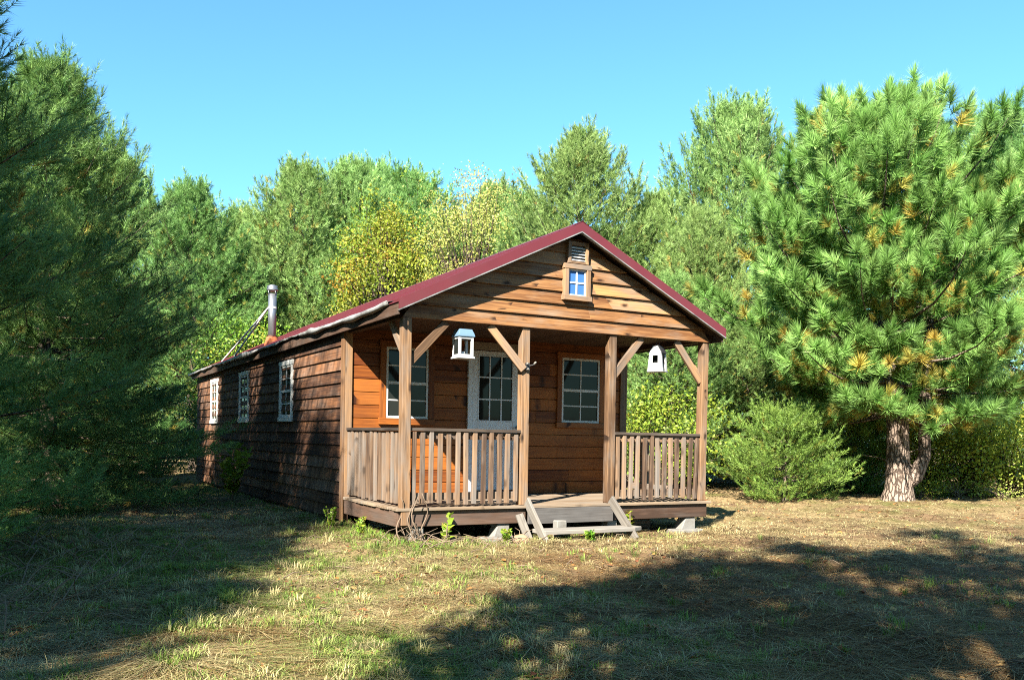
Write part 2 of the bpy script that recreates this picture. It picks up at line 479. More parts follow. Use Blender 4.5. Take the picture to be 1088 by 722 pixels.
for e, s in ((EAVE_L, -1), (EAVE_R, 1)):
    sh.extrude([(e - s * .02, RV0, EAVE_Z - .016), (RIDGE_U, RV0, RIDGE_Z - .017), (RIDGE_U, RV0, RIDGE_Z - .042), (e - s * .02, RV0, EAVE_Z - .041)], (0, RV1 - RV0, dz(RV1)), (0, 1, 0))
    vv = RV0 + .31
    while vv < RV1 - .05:
        if vv > -.02:
            sh.extrude([(e - s * .03, vv, EAVE_Z - .044 + dz(vv)), (RIDGE_U + s * .01, vv, RIDGE_Z - .05 + dz(vv)), (RIDGE_U + s * .01, vv, RIDGE_Z - .17 + dz(vv)), (e - s * .03, vv, EAVE_Z - .13 + dz(vv))], (0, .04, 0), (1, 0, 0))
        vv += .61
sh.build('sheathing', M['under'], roof)
fb = MB()
for e in (EAVE_L + .0125, EAVE_R - .0125): fb.beam((e, RV0 + .02, EAVE_Z - .09 + dz(RV0)), (e, RV1 - .01, EAVE_Z - .09 + dz(RV1)), .023, .12)
fb.build('fascia', M['rim'], roof, .003)
# bent loose gutter along the left eave
gv, gfaces = [], []
N = 110
ph = [random.uniform(0, 6) for _ in range(4)]
for i in range(N + 1):
    v_ = .02 + (RV1 - .05) * i / N
    d1 = .018 * math.sin(v_ * 1.7 + ph[0]) + .010 * math.sin(v_ * 4.3 + ph[1]) + .006 * math.sin(v_ * 11 + ph[2])
    d2 = .022 * math.sin(v_ * 1.1 + ph[3]) + .012 * math.sin(v_ * 3.1 + ph[0]) + .007 * math.sin(v_ * 8 + ph[1])
    e = EAVE_L
    for (a, b) in ((e + .05, EAVE_Z + .032), (e - .035, EAVE_Z + .004 + d1 * .4), (e - .038 + d1 * .8, EAVE_Z - .016 + d1), (e - .050 + d2 * .8, EAVE_Z - .012 + d1 * 1.2),
                   (e - .046 + d2 * 1.1, EAVE_Z - .028 + d2), (e - .02 + d1 * .6, EAVE_Z - .040 + d2 * 1.2)):
        gv.append((a, v_, b + dz(v_)))
for i in range(N):
    for k in range(5):
        gfaces.append((i * 6 + k, i * 6 + k + 1, i * 6 + k + 7, i * 6 + k + 6))
g = link('gutter', np_mesh('gutter', gv, gfaces, M['alu'], None, True), roof)
sm = g.modifiers.new('solid', 'SOLIDIFY'); sm.thickness = .005

# ---- stove pipe
cu, cv = .5, 8.12
cz = zl(cu) + dz(cv)
ch = empty('chimney', (cu, cv, cz), 0, cabin)
mb = MB(); mb.tube([(0, 0, -.1), (0, 0, .4), (0, 0, .41), (0, 0, .95)], [.074, .074, .078, .078], 24); mb.build('stove_pipe', M['steel'], ch, 0, True)
mb = MB(); mb.tube([(0, 0, 1.0), (0, 0, 1.012), (0, 0, 1.05), (0, 0, 1.06), (0, 0, 1.1), (0, 0, 1.125)], [.082, .108, .108, .088, .10, .03], 24)
for k in range(4):
    a = k * math.pi / 2 + .4
    mb.rng(.09 * math.cos(a) - .008, .09 * math.cos(a) + .008, .09 * math.sin(a) - .008, .09 * math.sin(a) + .008, .93, 1.02)
mb.build('chimney_cap', M['steel'], ch, 0, True)
mb = MB(); mb.tube([(0, 0, .66), (0, 0, .70)], [.085, .085], 24); mb.build('band', M['rod'], ch)
mb = MB(); mb.tube([(0, 0, -.12), (0, 0, .06), (0, 0, .12)], [.17, .12, .10], 20); mb.build('flashing', M['rust'], ch)
for (du, dv) in ((-.50, 2.25), (-.40, 1.5)):
    z_ = zl(cu + du) + dz(cv + dv) - cz + .02
    mb = MB(); mb.tube([(-.07, .06, .67), (du, dv, z_)], [.018, .018], 8); mb.build('brace_rod', M['rod'], ch)

# ---- gable over the porch
gb = MB(); z = 2.13; BE = .158; gv0 = -.062
def uL(z): return max(UL - .01, EAVE_L + (z + .10 - EAVE_Z) / sl)
def uR(z): return min(UR + .01, EAVE_R - (z + .10 - EAVE_Z) / sr)
k = 0
while z < 3.24:
    zt = min(z + BE, 3.255)
    zt2 = zt + .012
    a0, a1, b0, b1 = uL(z), uR(z), uL(zt2), uR(zt2)
    if k == 0: a0, a1 = UL - .012, UR + .012
    if b1 - b0 < .04: b0, b1 = RIDGE_U - .02, RIDGE_U + .02
    cuts = [0, 1] if k > 3 else [0, random.uniform(.3, .7), 1]
    if k == 0: cuts = [0, 1]
    for c0, c1 in zip(cuts[:-1], cuts[1:]):
        p = [(a0 + (a1 - a0) * c0, z), (a0 + (a1 - a0) * c1, z), (b0 + (b1 - b0) * c1, zt2), (b0 + (b1 - b0) * c0, zt2)]
        vs = []; gs = []
        for d in (0, 1):
            for (uu, zz) in p:
                dd = gv0 if not d else (gv0 - (.040 if zz == z else .008))
                vs.append((uu, dd, zz)); gs.append((uu, zz, dd))
        gb.add(vs, [(0, 1, 2, 3), (7, 6, 5, 4), (0, 4, 5, 1), (1, 5, 6, 2), (2, 6, 7, 3), (3, 7, 4, 0)], gs)
    z += BE; k += 1
gable = gb.build('gable_wall', M['gable'], cabin, .003)
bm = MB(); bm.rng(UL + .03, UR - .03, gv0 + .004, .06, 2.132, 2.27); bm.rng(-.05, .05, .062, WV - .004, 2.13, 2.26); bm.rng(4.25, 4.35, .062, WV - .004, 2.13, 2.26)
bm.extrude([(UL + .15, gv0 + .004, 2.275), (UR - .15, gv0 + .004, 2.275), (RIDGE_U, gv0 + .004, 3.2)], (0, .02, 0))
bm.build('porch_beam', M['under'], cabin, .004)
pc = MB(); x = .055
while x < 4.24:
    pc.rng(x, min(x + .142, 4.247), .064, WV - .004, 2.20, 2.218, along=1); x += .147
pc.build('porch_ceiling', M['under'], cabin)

# ---- windows
def window(mapf, a0, a1, z0, z1, tw, trim, glass, cols, rows, d0=.026, sash=.032, frame_mat=None, double=True, proud=.05, rv=.03):
    """outer trim a0..a1 / z0..z1 on a wall; mapf(a,d,z) -> cabin coords"""
    root = None
    def bx(mb, p0, p1, q0, q1, e0, e1, along):
        A = mapf(p0, e0, q0); B = mapf(p1, e1, q1)
        mb.rng(min(A[0], B[0]), max(A[0], B[0]), min(A[1], B[1]), max(A[1], B[1]), min(A[2], B[2]), max(A[2], B[2]), along)
    ax = 0 if abs(mapf(1, 0, 0)[0] - mapf(0, 0, 0)[0]) > .5 else 1
    t = MB()
    bx(t, a0, a0 + tw, z0 + tw, z1 - tw, 0, proud, 2); bx(t, a1 - tw, a1, z0 + tw, z1 - tw, 0, proud, 2)
    bx(t, a0 - .01, a1 + .01, z1 - tw, z1, 0, proud + .004, ax); bx(t, a0 - .015, a1 + .015, z0, z0 + tw, 0, proud + .012, ax)
    root = t.build('window', trim, cabin, .003)
    i0, i1, j0, j1 = a0 + tw, a1 - tw, z0 + tw, z1 - tw
    p = MB(); bx(p, i0, i1, j0, j1, d0 - .006, d0, 2); p.build('pane', glass, root)
    f = MB(); s = sash
    bx(f, i0, i0 + s, j0, j1, d0 + .001, d0 + .016, 2); bx(f, i1 - s, i1, j0, j1, d0 + .001, d0 + .016, 2)
    bx(f, i0 + s, i1 - s, j0, j0 + s, d0 + .001, d0 + .0155, ax); bx(f, i0 + s, i1 - s, j1 - s, j1, d0 + .001, d0 + .0155, ax)
    jm = (j0 + j1) / 2
    if double: bx(f, i0 + s, i1 - s, jm - s * .6, jm + s * .6, d0 + .001, d0 + .019, ax)
    f.build('sash', frame_mat or M['white'], root, .002)
    m = MB(); mw = .009
    for c in range(1, cols):
        a = i0 + s + (i1 - i0 - 2 * s) * c / cols
        bx(m, a - mw, a + mw, j0 + s, j1 - s, d0 + .001, d0 + .010, 2)
    spans = [(j0 + s, jm - s * .6), (jm + s * .6, j1 - s)] if double else [(j0 + s, j1 - s)]
    for q0, q1 in spans:
        for r in range(1, rows):
            b = q0 + (q1 - q0) * r / rows
            bx(m, i0 + s, i1 - s, b - mw, b + mw, d0 + .001, d0 + .0095, ax)
    m.build('muntin', frame_mat or M['white'], root)
    return root
front = lambda a, d, z: (a, WV - d, z)
left = lambda a, d, z: (UL - d, a, z)
right = lambda a, d, z: (UR + d, a, z)
gab = lambda a, d, z: (a, gv0 - d, z)
window(front, .40, 1.18, .955, 2.075, .085, M['porchwall'], M['glass'], 2, 2, d0=.004, proud=.03)
window(front, 3.155, 3.985, .965, 2.08, .08, M['porchwall'], M['glass'], 2, 2, d0=.004, proud=.03)
for a0, a1 in ((4.38, 5.16), (7.40, 8.2), (10.35, 11.1)):
    window(left, a0, a1, 1.0, 1.96, .075, M['white'], M['glass'], 2, 2, d0=.022, proud=.046)
for a0, a1 in ((5.0, 5.8), (9.0, 9.8)):
    window(right, a0, a1, 1.0, 1.96, .075, M['white'], M['glass'], 2, 2, d0=.022, proud=.046)
window(gab, 2.02, 2.40, 2.50, 2.945, .06, M['post'], M['glass_painted_sky'], 2, 2, d0=.044, sash=.018, double=False, proud=.085)
# louvred vent above
vr = MB()
for p in ((2.065, 2.11), (2.32, 2.365)): vr.rng(p[0], p[1], gv0 - .085, gv0, 2.952, 3.22)
vr.rng(2.11, 2.32, gv0 - .085, gv0, 3.175, 3.22); vr.rng(2.11, 2.32, gv0 - .085, gv0, 2.952, 2.98)
vent = vr.build('gable_vent', M['post'], cabin, .003)
vl = MB()
for k in range(5):
    rot = Matrix.Rotation(R(40), 3, 'X')
    vl.box((2.215, gv0 - .062, 3.0 + k * .037), (.208, .034, .005), rot, along=0)
vl.build('louvre', M['white'], vent)
vb = MB(); vb.rng(2.112, 2.318, gv0 - .048, gv0 - .042, 2.982, 3.173); vb.build('vent_screen', M['black'], vent)

# ---- door
dr = MB()
D0, D1 = 1.69, 2.58
fr = MB(); f_ = .07
fr.rng(D0, D0 + f_, WV - .04, WV - .001, 0.02, 2.03, along=2); fr.rng(D1 - f_, D1, WV - .04, WV - .001, 0.02, 2.03, along=2)
s0, s1 = D0 + f_ + .004, D1 - f_ - .004
g0, g1, h0, h1 = s0 + .085, s1 - .10, 1.03, 1.96
for (a, b, c, d) in ((s0, g0, .06, 2.02), (g1, s1, .06, 2.02), (g0, g1, .06, .12), (g0, g1, .84, h0), (g0, g1, h1, 2.02)):
    dr.rng(a, b, WV - .03, WV - .002, c, d)
dr.rng(g0, g1, WV - .018, WV - .0025, .12, .84)
for k in (0, 1):
    a = g0 + .03 + k * (g1 - g0) / 2; b = a + (g1 - g0) / 2 - .06
    dr.rng(a, b, WV - .027, WV - .018, .18, .74)
door = dr.build('door', M['doorwhite'], cabin, .003)
fr.build('door_frame', M['doorwhite'], door, .003)
c_ = MB(); c_.rng(D0 - .02, D1 + .02, WV - .042, WV - .001, 2.032, 2.14); c_.build('door_head_casing', M['cream'], door, .003)
sl_ = MB(); sl_.rng(D0, D1, WV - .09, WV - .032, .004, .045); sl_.build('threshold', M['alu'], door, .003)
gl = MB(); gl.rng(g0, g1, WV - .016, WV - .010, h0, h1); gl.build('door_glass', M['glass'], door)
mu = MB()
for k in (1, 2):
    a = g0 + (g1 - g0) * k / 3; mu.rng(a - .009, a + .009, WV - .028, WV - .0165, h0, h1)
    b = h0 + (h1 - h0) * k / 3; mu.rng(g0, g1, WV - .0275, WV - .0165, b - .009, b + .009)
for (a, b, c, d) in ((g0, g0 + .015, h0, h1), (g1 - .015, g1, h0, h1), (g0 + .015, g1 - .015, h0, h0 + .015), (g0 + .015, g1 - .015, h1 - .015, h1)):
    mu.rng(a, b, WV - .035, WV - .0165, c, d)
mu.build('muntin', M['doorwhite'], door)
hd = MB(); hd.tube([(s1 - .05, WV - .03, .95), (s1 - .05, WV - .075, .95), (s1 - .05, WV - .09, .95)], [.012, .012, .004], 10)
hd.tube([(s1 - .05, WV - .07, .95), (s1 - .05, WV - .085, .95), (s1 - .05, WV - .10, .95)], [.015, .028, .018], 12); hd.build('door_knob', M['steel'], door)

# ---- porch deck, posts, braces
dk = MB(); vv = -.125; k = 0
while vv < WV - .02:
    e = random.uniform(-.015, .015)
    dk.rng(-.10 + e, 4.40 + (.02 if k == 0 else e), vv, min(vv + .138, WV - .004), -.036, 0 - random.uniform(0, .003), along=0); vv += .145; k += 1
dk.build('deck_floor', M['deck'], cabin, .004)
rm = MB(); rm.rng(-.085, 1.56, -.085, -.045, -.215, -.040); rm.rng(2.80, 4.375, -.085, -.045, -.215, -.040)
rm.rng(-.085, -.045, -.043, WV - .06, -.215, -.040); rm.rng(4.335, 4.375, -.043, WV - .06, -.215, -.040)
for a in (.8, 1.6, 2.4, 3.2): rm.rng(a, a + .04, -.043, WV - .01, -.20, -.042)
rm.build('rim_joist', M['rim'], cabin, .004)
rs = MB(); rs.rng(1.565, 2.795, -.15, -.115, -.225, -.039); rs.build('step_riser', M['riser'], cabin, .004)

POSTS = [(0.0, 0.0), (1.535, 0.0), (2.80, 0.0), (4.30, 0.0)]
PW = .108
post_objs = []
for i, (u_, v_) in enumerate(POSTS):
    mb = MB()
    zb_ = -.20 if i == 0 else 0.0
    mb.box((0, 0, (2.128 + zb_) / 2), (PW, PW, 2.128 - zb_), along=2)
    o = mb.build('post', M['post'], cabin, .006)
    if i == 0:
        v_ = -.06; u_ = .0
    else: v_ = -.03
    o.location = (u_, v_, .001); o.rotation_euler = (R(random.uniform(-.3, .3)), R(random.uniform(-.3, .3)), R(random.uniform(-2, 2)))
    post_objs.append(o)
def brace(p0, p1, w=.04, h=.095):
    mb = MB(); mb.beam(p0, p1, w, h); return mb.build('brace', M['post'], cabin, .004)
brace((.03, -.04, 1.62), (.50, -.035, 2.12)); brace((1.49, -.095, 1.62), (1.05, -.04, 2.12))
brace((2.84, -.04, 1.62), (3.27, -.035, 2.12)); brace((4.26, -.04, 1.60), (3.83, -.035, 2.12))
brace((-.0, 0.0, 1.72), (-.0, .42, 2.14)); brace((4.30, 0.03, 1.66), (4.30, .48, 2.13))
# yard light bracket on the second post
lb = empty('light_bracket', (1.535 + .0, -.03 - PW / 2, 1.66), 0, cabin)
mb = MB(); mb.box((.01, -.012, 0), (.055, .024, .09)); mb.tube([(.03, -.02, .01), (.055, -.05, .02), (.085, -.055, .03)], [.008, .008, .008], 8); mb.build('bracket_arm', M['black'], lb, .002)
for p_ in ([(-.01, -.026, .03), (-.012, -.05, .033), (-.014, -.062, .034)], [(.0, -.026, -.03), (0, -.05, -.032), (0, -.06, -.034)], [(.075, -.05, .03), (.092, -.06, .05), (.10, -.065, .06)]):
    mb = MB(); mb.tube(p_, [.009, .014, .006], 12); mb.build('bulb', M['concrete'], lb, 0, True)

# ---- railings
def railing(p, q, n, outside, z_top=.90, name='railing', lowgap=.03):
    """p,q (u,v) ends between posts; outside = unit offset to the outer face"""
    p, q, ou = Vector((*p, 0)), Vector((*q, 0)), Vector((*outside, 0))
    root = empty(name, (0, 0, 0), 0, cabin)
    d = (q - p).normalized(); Lh = (q - p).length
    rot = Matrix((d, d.cross(Vector((0, 0, -1))).normalized() * -1, Vector((0, 0, 1)))).transposed()
    mb = MB(); mb.box((p + q) / 2 + Vector((0, 0, z_top - .018)) + ou * .01, (Lh, .10, .036), rot, along=0); mb.build('handrail', M['rail'], root, .004)
    mb = MB(); mb.box((p + q) / 2 + Vector((0, 0, z_top - .08)), (Lh - .002, .036, .085), rot, along=0)
    mb.box((p + q) / 2 + Vector((0, 0, .12)), (Lh - .002, .036, .085), rot, along=0); mb.build('cross_rail', M['baluster'], root, .003)
    for i in range(n):
        s = (i + .5) / n
        c = p + (q - p) * s + ou * .039 + d * random.uniform(-.008, .008)
        top = z_top - .045 + random.uniform(-.022, .004); bot = lowgap + random.uniform(-.012, .02)
        wdt = random.uniform(.046, .056)
        r2 = rot @ Matrix.Rotation(R(random.gauss(0, .7)), 3, 'Y')
        mb = MB(); mb.box(c + Vector((0, 0, (top + bot) / 2)), (wdt, .036, top - bot), r2, along=2)
        mb.build('baluster', M['baluster'], root, .003)
    return root
railing((.056, -.02), (1.48, -.02), 13, (0, -1))
railing((2.856, -.02), (4.245, -.02), 13, (0, -1))
railing((-.0, .01), (-.0, WV - .035), 13, (-1, 0))
railing((4.30, .03), (4.30, WV - .035), 13, (1, 0))

# ---- steps
st = empty('porch_steps', (0, 0, 0), 0, cabin)
for u_, e in ((1.56, -.02), (2.78, .03)):
    mb = MB(); mb.beam((u_, -.11, .05), (u_ + e, -.62, -.42), .038, .12); mb.build('stringer', M['graywood'], st, .004)
mb = MB()
tp = [(1.53, -.30, -.262), (2.93, -.30, -.262), (2.98, -.50, -.262), (2.82, -.585, -.262), (2.3, -.60, -.262), (1.54, -.58, -.262)]
mb.extrude(tp, (0, 0, -.05), (1, 0, 0)); mb.build('tread', M['graywood'], st, .006)
for c_, s_ in (((1.95, -.24, -.33), (.14, .11, .30)), ((2.74, -.30, -.36), (.12, .12, .17))):
    mb = MB(); mb.box(c_, s_); mb.build('step_block', M['concrete'], st, .012)
# ---- piers
def pier(u_, v_, w_, h_, splay, gz=-.42):
    mb = MB()
    z0, z1 = gz - .1, gz + h_
    a = w_ / 2; b = a + splay
    vs = [(u_ - b, v_ - a, z0), (u_ + a, v_ - a, z0), (u_ + a, v_ + a, z0), (u_ - b, v_ + a, z0), (u_ - a, v_ - a, z1), (u_ + a, v_ - a, z1), (u_ + a, v_ + a, z1), (u_ - a, v_ + a, z1)]
    mb.add(vs, [(0, 3, 2, 1), (4, 5, 6, 7), (0, 1, 5, 4), (1, 2, 6, 5), (2, 3, 7, 6), (3, 0, 4, 7)], vs)
    mb.box((u_ - splay * .4, v_ - .02, gz - .03), (w_ + .16 + splay, w_ + .1, .15))
    return mb.build('concrete_pier', M['concrete'], cabin, .012)
pier(.17, .02, .16, .20, 0); pier(1.28, .02, .16, .20, .12); pier(2.86, .03, .15, .20, 0); pier(4.12, .02, .17, .20, .14)
for v_ in (1.7, 4.5, 7.5, 10.5): pier(.4, v_, .3, .2, 0, -.45); pier(3.9, v_, .3, .2, 0, -.45)
mb = MB(); mb.rng(3.30, 3.35, .3, .34, -.5, -.22, along=2); mb.build('deck_prop', M['rim'], cabin, .003)

# ---- loose plank, stone, crate under the deck
def at_cab(o, u, v, z, rot=(0, 0, 0)):
    o.matrix_world = CAB @ Matrix.Translation((u, v, z)) @ Matrix.Rotation(rot[2], 4, 'Z') @ Matrix.Rotation(rot[1], 4, 'Y') @ Matrix.Rotation(rot[0], 4, 'X')
    return o
mb = MB(); mb.box((0, 0, .19), (.10, .03, .40)); o = mb.build('plank', M['graywood'], None, .004)
tag(at_cab(o, 1.50, -.33, -.45, (R(-22), R(-14), 0)), 'short silvery plank leaning beside the left step stringer', 'plank')
mb = MB()
for k in range(4): mb.box((0, 0, .04 + k * .055), (.34, .022, .04))
for s in (-.15, .15): mb.box((s, .022, .12), (.04, .022, .24))
o = mb.build('slatted_crate', M['rim'], None, .003)
tag(at_cab(o, 3.62, .35, -.46, (0, 0, R(12))), 'dark slatted crate in the shade under the right of the porch deck', 'crate')

def rock(name, loc, s, label, mat):
    bm_ = []
    n1, n2 = 10, 16
    vs = []
    for i in range(n1 + 1):
        th = math.pi * i / n1
        for j in range(n2):
            p = 2 * math.pi * j / n2
            d = Vector((math.sin(th) * math.cos(p), math.sin(th) * math.sin(p), math.cos(th)))
            k = 1 + .16 * math.sin(3 * d.x + 2 * d.y + loc[0] * 9) + .12 * math.sin(5 * d.y - 4 * d.z + 1) + .06 * math.sin(9 * d.x + 7 * d.z)
            vs.append((d.x * k * s[0], d.y * k * s[1], d.z * k * s[2]))
    fs = [(i * n2 + j, (i + 1) * n2 + j, (i + 1) * n2 + (j + 1) % n2, i * n2 + (j + 1) % n2) for i in range(n1) for j in range(n2)]
    o = link(name, np_mesh(name, vs, fs, mat, None, True)); o.location = loc
    return tag(o, label, 'rock')
p = cab(1.34, -.32, 0); rock('rock', (p.x, p.y, float(ground_z(p.x, p.y)) + .02), (.13, .10, .07), 'flat tan rock on the grass left of the porch steps', M['stone'])

# ---- hanging lanterns
def lantern(kind, u_, v_, ztop, rz):
    root = empty('lantern')
    root.matrix_world = CAB @ Matrix.Translation((u_, v_, ztop)) @ Matrix.Rotation(rz, 4, 'Z')
    hgt = .355; a = .094
    z1 = -.02
    zb = z1 - hgt
    mb = MB()
    if kind == 0:
        mb.rng(-a - .012, a + .012, -a - .012, a + .012, zb, zb + .022)
        for sx in (-1, 1):
            for sy in (-1, 1):
                mb.rng(sx * a, sx * (a - .03), sy * a, sy * (a - .03), zb + .022, zb + .25)
            mb.rng(sx * a * .98, sx * (a - .02), -a + .03, a - .03, zb + .022, zb + .05); mb.rng(-a + .03, a - .03, sx * a * .98, sx * (a - .02), zb + .022, zb + .05)
            mb.rng(sx * a * .98, sx * (a - .02), -a + .03, a - .03, zb + .225, zb + .25); mb.rng(-a + .03, a - .03, sx * a * .98, sx * (a - .02), zb + .225, zb + .25)
        mb.build('lantern_frame', M['lampwhite'], root, .003)
        rb = MB()
        vs, fs = [], []
        lv = [(.104, zb + .251), (.106, zb + .262), (.098, zb + .290), (.078, zb + .342), (.045, zb + .325), (.02, zb + .342)]
        for r_, z_ in lv:
            vs += [(-r_, -r_, z_), (r_, -r_, z_), (r_, r_, z_), (-r_, r_, z_)]
        for i in range(len(lv) - 1):
            for k in range(4): fs.append((i * 4 + k, i * 4 + (k + 1) % 4, i * 4 + 4 + (k + 1) % 4, i * 4 + 4 + k))
        n = len(vs) - 4; fs += [(3, 2, 1, 0), (n, n + 1, n + 2, n + 3)]
        rb.add(vs, fs, vs); rb.build('lantern_roof', M['lampblue'], root, .002)
        cb = MB(); cb.tube([(-.01, -.01, zb + .022), (-.01, -.01, zb + .085)], [.028, .028], 14); cb.build('candle', M['wax'], root, 0, True)
        gb_ = MB(); gb_.rng(-a + .008, -a + .011, -a + .03, a - .03, zb + .05, zb + .225); gb_.build('lantern_glass', M['glass'], root)
    else:
        wb, wt, zs = a * 1.12, a * .86, zb + .235
        # house shaped ends with a square window each, white sides
        for y0, y1 in ((-a, -a + .012), (a - .012, a)):
            def wx(z): return wb + (wt - wb) * (z - zb) / .235
            z2, z3 = zb + .10, zb + .20
            mb.extrude([(-wx(zb), y0, zb), (wx(zb), y0, zb), (wx(z2), y0, z2), (-wx(z2), y0, z2)], (0, y1 - y0, 0))
            mb.extrude([(-wx(z2), y0, z2), (-.036, y0, z2), (-.036, y0, z3), (-wx(z3), y0, z3)], (0, y1 - y0, 0))
            mb.extrude([(.036, y0, z2), (wx(z2), y0, z2), (wx(z3), y0, z3), (.036, y0, z3)], (0, y1 - y0, 0))
            mb.extrude([(-wx(z3), y0, z3), (wx(z3), y0, z3), (wx(zs), y0, zs), (.03, y0, zb + .325), (-.03, y0, zb + .325), (-wx(zs), y0, zs)], (0, y1 - y0, 0))
        mb.rng(-wb - .004, wb + .004, -a - .006, a + .006, zb - .014, zb - .001)
        for s in (-1, 1):
            for (y0, y1) in ((-a + .013, -a + .045), (a - .045, a - .013)):
                mb.extrude([(s * (wb - .001), y0, zb), (s * (wb - .014), y0, zb), (s * (wt - .014), y0, zs - .012), (s * (wt - .001), y0, zs - .012)], (0, y1 - y0, 0))
        mb.build('lantern_frame', M['lampwhite'], root, .002)
        rb = MB()
        for s in (-1, 1):
            rb.extrude([(s * .0, -a - .0, zb + .312), (s * .036, -a, zb + .335), (s * (wt + .012), -a, zs + .006), (s * (wt + .012), -a, zs - .006), (s * .03, -a, zb + .327), (0, -a, zb + .329)], (0, 2 * a, 0), (0, 1, 0))
        rb.build('lantern_roof', M['black'], root)
        cb = MB(); cb.rng(-wt + .02, wt - .02, -.005, .005, zb + .01, zs - .02); cb.build('lantern_glass', M['glass'], root)
    hk = MB()
    pts = [(.022 * math.cos(t_), 0, zb + .366 + .026 * math.sin(t_)) for t_ in np.linspace(-1.2, math.pi + 1.2, 14)]
    hk.tube(pts, [.003] * 14, 6); hk.tube([(0, 0, zb + .39), (0, 0, zb + hgt + .10)], [.003, .003], 6); hk.build('lantern_hook', M['black'], root)
    return root
o = lantern(0, .74, .02, 2.09, R(0)); tag(o, 'white candle lantern with pale blue roof hanging left of the door', 'lantern')
o = lantern(1, 3.58, .02, 2.09, R(-58)); tag(o, 'white house shaped lantern hanging at the right end of the porch', 'lantern')

# ------------------------------------------------------------------ vegetation generators
def unit(a): return a / np.maximum(np.linalg.norm(a, axis=-1, keepdims=True), 1e-9)

def frames(d, rng):
    """rotation matrices (M,3,3) whose z column is d, random roll"""
    d = unit(d)
    ref = np.where(np.abs(d[:, 2:3]) > .9, np.array([[1., 0, 0]]), np.array([[0, 0, 1.]]))
    s = unit(np.cross(d, ref)); u = np.cross(s, d)
    a = rng.uniform(0, 2 * np.pi, (len(d), 1))
    x = s * np.cos(a) + u * np.sin(a); y = np.cross(d, x)
    return np.stack([x, y, d], axis=2)

def shoot_template(rng, n, stem, nl, width, ang0, ang1, stemw=.006):
    """a shoot along +Z: needles as thin triangles around a stem"""
    vs, fs = [], []
    for i in range(n):
        t = rng.uniform(.05, 1.0) if i > n * .15 else 1.0
        az = rng.uniform(0, 2 * np.pi)
        an = np.radians(ang1 + (ang0 - ang1) * t + rng.normal(0, 8))
        d = np.array([np.sin(an) * np.cos(az), np.sin(an) * np.sin(az), np.cos(an)])
        b = np.array([0, 0, t * stem])
        w = unit(np.cross(d, rng.normal(size=3))) * width / 2
        l = nl * rng.uniform(.75, 1.1)
        k = len(vs)
        vs += [b - w, b + w, b + d * l + np.array([0, 0, -.04 * l])]
        fs.append((k, k + 1, k + 2))
    k = len(vs)
    vs += [np.array([-stemw, 0, -stem * .3]), np.array([stemw, 0, -stem * .3]), np.array([0, stemw * .3, stem])]
    fs.append((k, k + 1, k + 2))
    return np.array(vs), np.array(fs)

def leaf_template(rng, n, spread, size):
    vs, fs = [], []
    for i in range(n):
        c = rng.normal(size=3) * spread * .45
        d = unit(rng.normal(size=3) + np.array([0, 0, -.3])); w = unit(np.cross(d, rng.normal(size=3)))
        nn = np.cross(d, w); s = size * rng.uniform(.6, 1.2)
        k = len(vs)
        vs += [c, c + d * s * .5 + w * s * .34 + nn * s * .06, c + d * s, c + d * s * .5 - w * s * .34 + nn * s * .06]
        fs += [(k, k + 1, k + 2), (k, k + 2, k + 3)]
    return np.array(vs), np.array(fs)

def scatter(templates, pos, dirs, scl, tint, rng):
    """merge instances of random templates into one vertex/face/tint array"""
    VV, FF, TT = [], [], []
    base = 0
    which = rng.integers(0, len(templates), len(pos))
    for ti, (tv, tf) in enumerate(templates):
        m = which == ti
        if not m.any(): continue
        Rm = frames(dirs[m], rng)
        v = np.einsum('mij,nj->mni', Rm, tv) * scl[m][:, None, None] + pos[m][:, None, :]
        k = len(tv)
        f = tf[None] + (np.arange(m.sum()) * k)[:, None, None] + base
        VV.append(v.reshape(-1, 3)); FF.append(f.reshape(-1, 3)); TT.append(np.repeat(tint[m], k, axis=0))
        base += v.shape[0] * k
    return np.concatenate(VV), np.concatenate(FF), np.concatenate(TT)

def crown_obj(name, arr, mat, parent):
    v, f, t = arr
    c = np.concatenate([t, np.ones((len(t), 1))], 1)
    return link(name, np_mesh(name, v, f, mat, {'tint': ('FLOAT_COLOR', c)}), parent)

